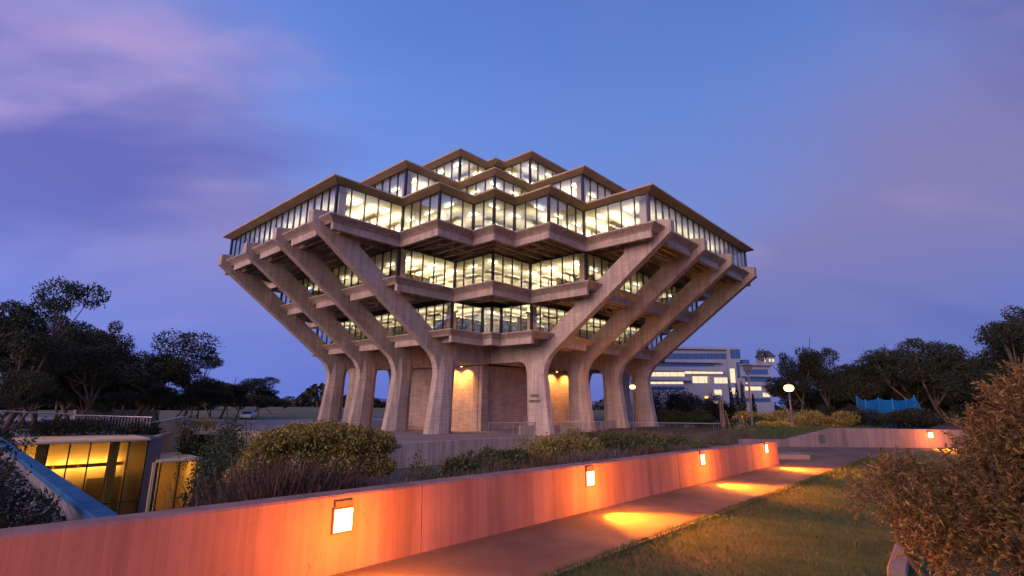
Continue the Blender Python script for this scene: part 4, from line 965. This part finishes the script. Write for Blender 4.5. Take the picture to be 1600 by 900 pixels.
# ------------------------------------------------------------------ bronze sculpture (plain abstract group)
b = at_z(1143, 690, 1.05); sc = empty('bronze_sculpture', b, 'bronze sculpture of a tall slender form beside a low rounded mass', 'sculpture', rz=perp(1143)); H = 2.75
q = MB(); q.box((.2, 0, .07), (2.3, 1.2, .14)); q.build('plinth', ret_conc, sc, bevel=.02)
def form(cx, prof, tw, n=10):
    rings = []
    for i, (z, rx, ry, ox) in enumerate(prof): rings.append([(cx+ox+rx*math.cos(2*math.pi*k/n+tw*z)*(1+.12*math.sin(3*k+z*4)), ry*math.sin(2*math.pi*k/n+tw*z), z) for k in range(n)])
    q = MB(); q.loft(rings); return q
form(-.35, [(.14, .30, .28, .02), (.5, .24, .22, .0), (1.0, .27, .24, -.04), (1.4, .22, .2, -.06), (1.75, .17, .17, -.1), (2.05, .13, .14, -.13), (2.3, .15, .15, -.16), (2.55, .10, .11, -.17), (2.72, .04, .04, -.16)], .5).build('upright_form', bronze, sc)
form(-.02, [(.14, .12, .14, .1), (.6, .10, .12, .05), (1.1, .09, .1, -.05), (1.6, .07, .08, -.16), (2.0, .05, .05, -.24)], .9, 8).build('leaning_form', bronze, sc)
form(.75, [(.14, .55, .45, 0), (.5, .62, .48, 0), (.85, .58, .42, .02), (1.1, .40, .32, .0), (1.3, .18, .18, -.05), (1.55, .16, .16, -.08), (1.72, .07, .07, -.1)], .3, 12).build('low_mass', bronze, sc)

# ------------------------------------------------------------------ office block far behind on the right
ob = empty('office_building', (at_y(1110, 640, 62)[0], 62, 0), 'white stepped office block with lit ribbon windows beyond the piers', 'building')
WORLD.add(ob.name)
OI = Matrix.Translation(-ob.location)
def obox(name, px0, px1, py0, py1, Y, dep, m, par=None, **k):
    x0, x1 = at_y(px0, (py0+py1)/2, Y)[0], at_y(px1, (py0+py1)/2, Y)[0]; pc = (px0+px1)/2; z1 = at_y(pc, py0, Y)[2]; z0 = at_y(pc, py1, Y)[2] if py1 < 638 else -.2
    q = MB(); q.box(((x0+x1)/2, Y+dep/2, (z0+z1)/2), (x1-x0, dep, z1-z0)); return q.build(name, m, par or ob, **k)
obox('main_block', 985, 1139, 545, 640, 62, 26, white_pnl); obox('stair_tower', 1139.3, 1159, 543, 640, 61, 25, white_pnl); obox('side_block', 1159.3, 1207, 571, 640, 60.4, 24, white_pnl); obox('upper_storey', 1159.2, 1171, 562, 571, 61.5, 16, blue_glass)
obox('front_block', 1112, 1139, 588, 640, 59.6, 2.38, white_pnl); obox('roof_slab', 983, 1141, 541.5, 545, 61.2, 27, white_pnl); obox('roof_slab', 1157.5, 1209, 569, 570.8, 59.6, 25, white_pnl); obox('sun_shade', 990, 1128, 563.5, 566, 60.9, 1.0, white_pnl); obox('sun_shade', 985, 1131, 576, 579.5, 60.5, 1.4, white_pnl); obox('sun_shade', 985, 1080, 590.5, 594, 60.7, 1.2, white_pnl)
def ribbon(px0, px1, py0, py1, Y, m, n):
    for i in range(n):
        a0, a1 = lerp(px0, px1, i/n), lerp(px0, px1, (i+1)/n); w_ = obox('window', a0+.35, a1-.35, py0, py1, Y, .12, m)
ribbon(992, 1136, 552, 561, 61.9, blue_glass, 13); ribbon(1010, 1116, 567, 572.5, 61.9, blue_glass, 10); ribbon(1002, 1070, 581.5, 588, 61.9, winlit_e, 6); ribbon(1070, 1130, 580, 584, 61.9, winlit_e, 5); ribbon(1006, 1068, 596.5, 600, 61.9, winlit_e, 6); ribbon(1082, 1110, 588, 598.5, 61.9, winlit_e, 3)
ribbon(1116, 1137, 590, 599, 59.5, winlit_e, 3); ribbon(1141, 1149, 576, 598, 60.9, winlit_e, 1); ribbon(1151, 1158, 566, 590, 60.9, blue_glass, 1); ribbon(1116, 1128, 609, 617, 59.5, winlit_e, 2); ribbon(1141, 1152, 606, 616, 60.9, winlit_e, 2); ribbon(1164, 1200, 577, 585, 60.3, blue_glass, 5); ribbon(1141, 1157, 546, 560, 60.9, blue_glass, 2); ribbon(1192, 1203, 614, 620, 60.3, winlit_e, 1); ribbon(1114, 1122, 627, 634, 59.5, winlit_e, 1); ribbon(1165, 1172, 598, 599.5, 60.3, winlit_e, 1)
ribbon(1164, 1204, 590, 596, 60.3, blue_glass, 5); ribbon(1164, 1190, 604, 610, 60.3, winlit_e, 3); ribbon(1164, 1204, 622, 628, 60.3, blue_glass, 5); ribbon(1141, 1158, 621, 630, 60.9, blue_glass, 2); ribbon(1000, 1070, 604, 609, 61.9, blue_glass, 8)
obox('sun_shade', 1159.3, 1208, 586, 588.5, 59.6, .8, white_pnl); obox('sun_shade', 1159.3, 1208, 600, 602.5, 59.6, .8, white_pnl)
hx = at_y(1196, 562, 62); hut = empty('roof_hut', (hx[0], 62, at_y(1196, 570.5, 62)[2]), 'small gabled hut on the roof corner of the white office block', 'hut')
q = MB(); q.box((0, 0, 1.1), (3.6, 3.4, 2.2)); q.build('walls', white_pnl, hut)
q = MB(); q.poly([(-2.1, -2, 2.2), (2.1, -2, 2.2), (0, -2, 3.9), (-2.1, 2, 2.2), (2.1, 2, 2.2), (0, 2, 3.9)], [(0, 1, 2), (3, 5, 4), (0, 2, 5, 3), (1, 4, 5, 2), (0, 3, 4, 1)]); q.build('roof', grey_paint, hut)
for x in (-1, .3, 1.2): q = MB(); q.box((x, -1.72, 1.2), (.5, .06, .8)); q.build('window', winlit_e, hut)

# ------------------------------------------------------------------ blue fence in the grove
bf = empty('blue_fence', at_d(1390, 645, 84), 'bright blue fabric fence standing before the dark trees', 'fence'); BI = Matrix.Translation(-bf.location)
WORLD.add(bf.name)
fp = [(1338, 620, 84), (1352, 626, 80), (1372, 622.5, 83), (1394, 624.5, 79), (1415, 624.5, 82), (1428, 619.5, 79), (1442, 643, 76)]
for i in range(len(fp)-1):
    q = MB(); t0, t1 = at_d(*fp[i]), at_d(*fp[i+1]); n_ = 6; rows = []
    for j in range(n_+1):
        t = lerp(t0, t1, j/n_); t[2] -= .12*math.sin(math.pi*j/n_); rows.append(t)
    dd = np.array([-(t1-t0)[1], (t1-t0)[0], 0]); dd /= np.linalg.norm(dd)
    q.loft([[(r_[0], r_[1], .1), (r_[0]+dd[0]*.06, r_[1]+dd[1]*.06, .1), (r_[0]+dd[0]*.06, r_[1]+dd[1]*.06, r_[2]), (r_[0], r_[1], r_[2])] for r_ in rows]); o = q.build('fence_panel', blue_mesh, bf)
for f_ in fp:
    t = at_d(*f_); q = MB(); q.tube([(t[0], t[1], 0), (t[0], t[1], t[2]+.15)], .07, 6); o = q.build('post', blue_mesh, bf)

# ------------------------------------------------------------------ parked cars in the field
def car(px, py, D, rz, label):
    p = at_d(px, py, D); e = empty('parked_car', (p[0], p[1], -.04), label, 'car', None, rz)
    q = MB(); sec = [(-2.1, .35, .7), (-2.05, .3, .85), (-1.2, .25, .95), (1.3, .25, .92), (2.0, .3, .75), (2.1, .35, .6)]
    q.loft([[(x, -.88, z0), (x, .88, z0), (x, .86, z1), (x, -.86, z1)] for x, z0, z1 in sec]); q.build('body', car_white, e, bevel=.04)
    q = MB(); q.loft([[(-1.7, -.8, .9), (1.0, -.8, .9), (1.0, .8, .9), (-1.7, .8, .9)], [(-1.2, -.68, 1.4), (.3, -.68, 1.4), (.3, .68, 1.4), (-1.2, .68, 1.4)]]); q.build('cabin', blue_glass, e, bevel=.03)
    q = MB(); q.box((-.45, 0, 1.42), (1.5, 1.34, .05)); q.build('roof', car_white, e)
    for x in (-1.3, 1.35):
        for y in (-.8, .8): q = MB(); q.tube([(x, y-.1, .32), (x, y+.1, .32)], .32, 12); q.build('wheel', black_metal, e)
car(389, 650, 105, R(100), 'white car parked on the field left of the piers')
# low haze-blue hills on the horizon
n = 60; hv = []
for i in range(n+1):
    x = lerp(-2600, 2600, i/n); h = 14+10*math.sin(i*.7)+8*math.sin(i*.31+1); hv += [(x, 2900, -5), (x, 2980, max(6, h))]
q = MB(); q.poly(hv, [(2*i, 2*i+2, 2*i+3, 2*i+1) for i in range(n)]); q.poly([(x, y+400 if z > 0 else y+460, -5 if z > 0 else -5) for x, y, z in hv], [(2*i, 2*i+2, 2*i+3, 2*i+1) for i in range(n)])
tag(q.build('hills', mat('far_hills', (.10, .12, .22), 1, .1, .002), fix=False), kind='structure')

# far woods along the horizon
n = 9000; c = []
for p0, p1, D, h0 in ((300, 640, 300, 12), (900, 1700, 320, 12), (-100, 330, 200, 9)):
    m = n//3; px = rng.uniform(p0, p1, m); hh = h0*(.55+.45*np.sin(px*.06)*np.sin(px*.021+1)); z = rng.uniform(0, 1, m)*np.maximum(hh, 1.5)
    g = np.array([at_d(x, 640, D+rnd.uniform(-15, 15)) for x in px]); g[:, 2] = z; c.append(g)
c = np.concatenate(c); d = unit(rng.normal(size=c.shape))
tag(link(bpy.data.objects.new('far_woods', leaf_mesh('far_woods', c, d, rng.uniform(1.5, 4, len(c)), rng.uniform(1.2, 2.5, len(c)), leaf_far))), 'low dark woods along the horizon', 'woods', kind='stuff')

# a few fallen leaves on the path and its edge
n = 260; a = 51.6+rng.uniform(0, 1, n)**.5*1.6; b = rng.uniform(42, 57, n); k = rng.random(n) < .5; a[k] = 51.56+rng.exponential(.08, k.sum())
c = np.stack([(a-b)/2**.5, -(a+b)/2**.5, np.full(n, 1.706)], 1); an = rng.uniform(0, 6.28, n); d = np.stack([np.cos(an), np.sin(an), rng.normal(size=n)*.15], 1)
sd = np.stack([-np.sin(an), np.cos(an), rng.normal(size=n)*.2], 1); ln = rng.uniform(.015, .04, (n, 1)); wd = ln*.4; c[:, 2] += .004
tag(link(bpy.data.objects.new('fallen_leaves', raw_mesh('fallen_leaves', np.stack([c-d*ln, c+sd*wd, c+d*ln, c-sd*wd], 1).reshape(-1, 3), np.arange(4*n).reshape(n, 4), twig))), 'small brown leaves lying on the path', 'leaves', kind='stuff')
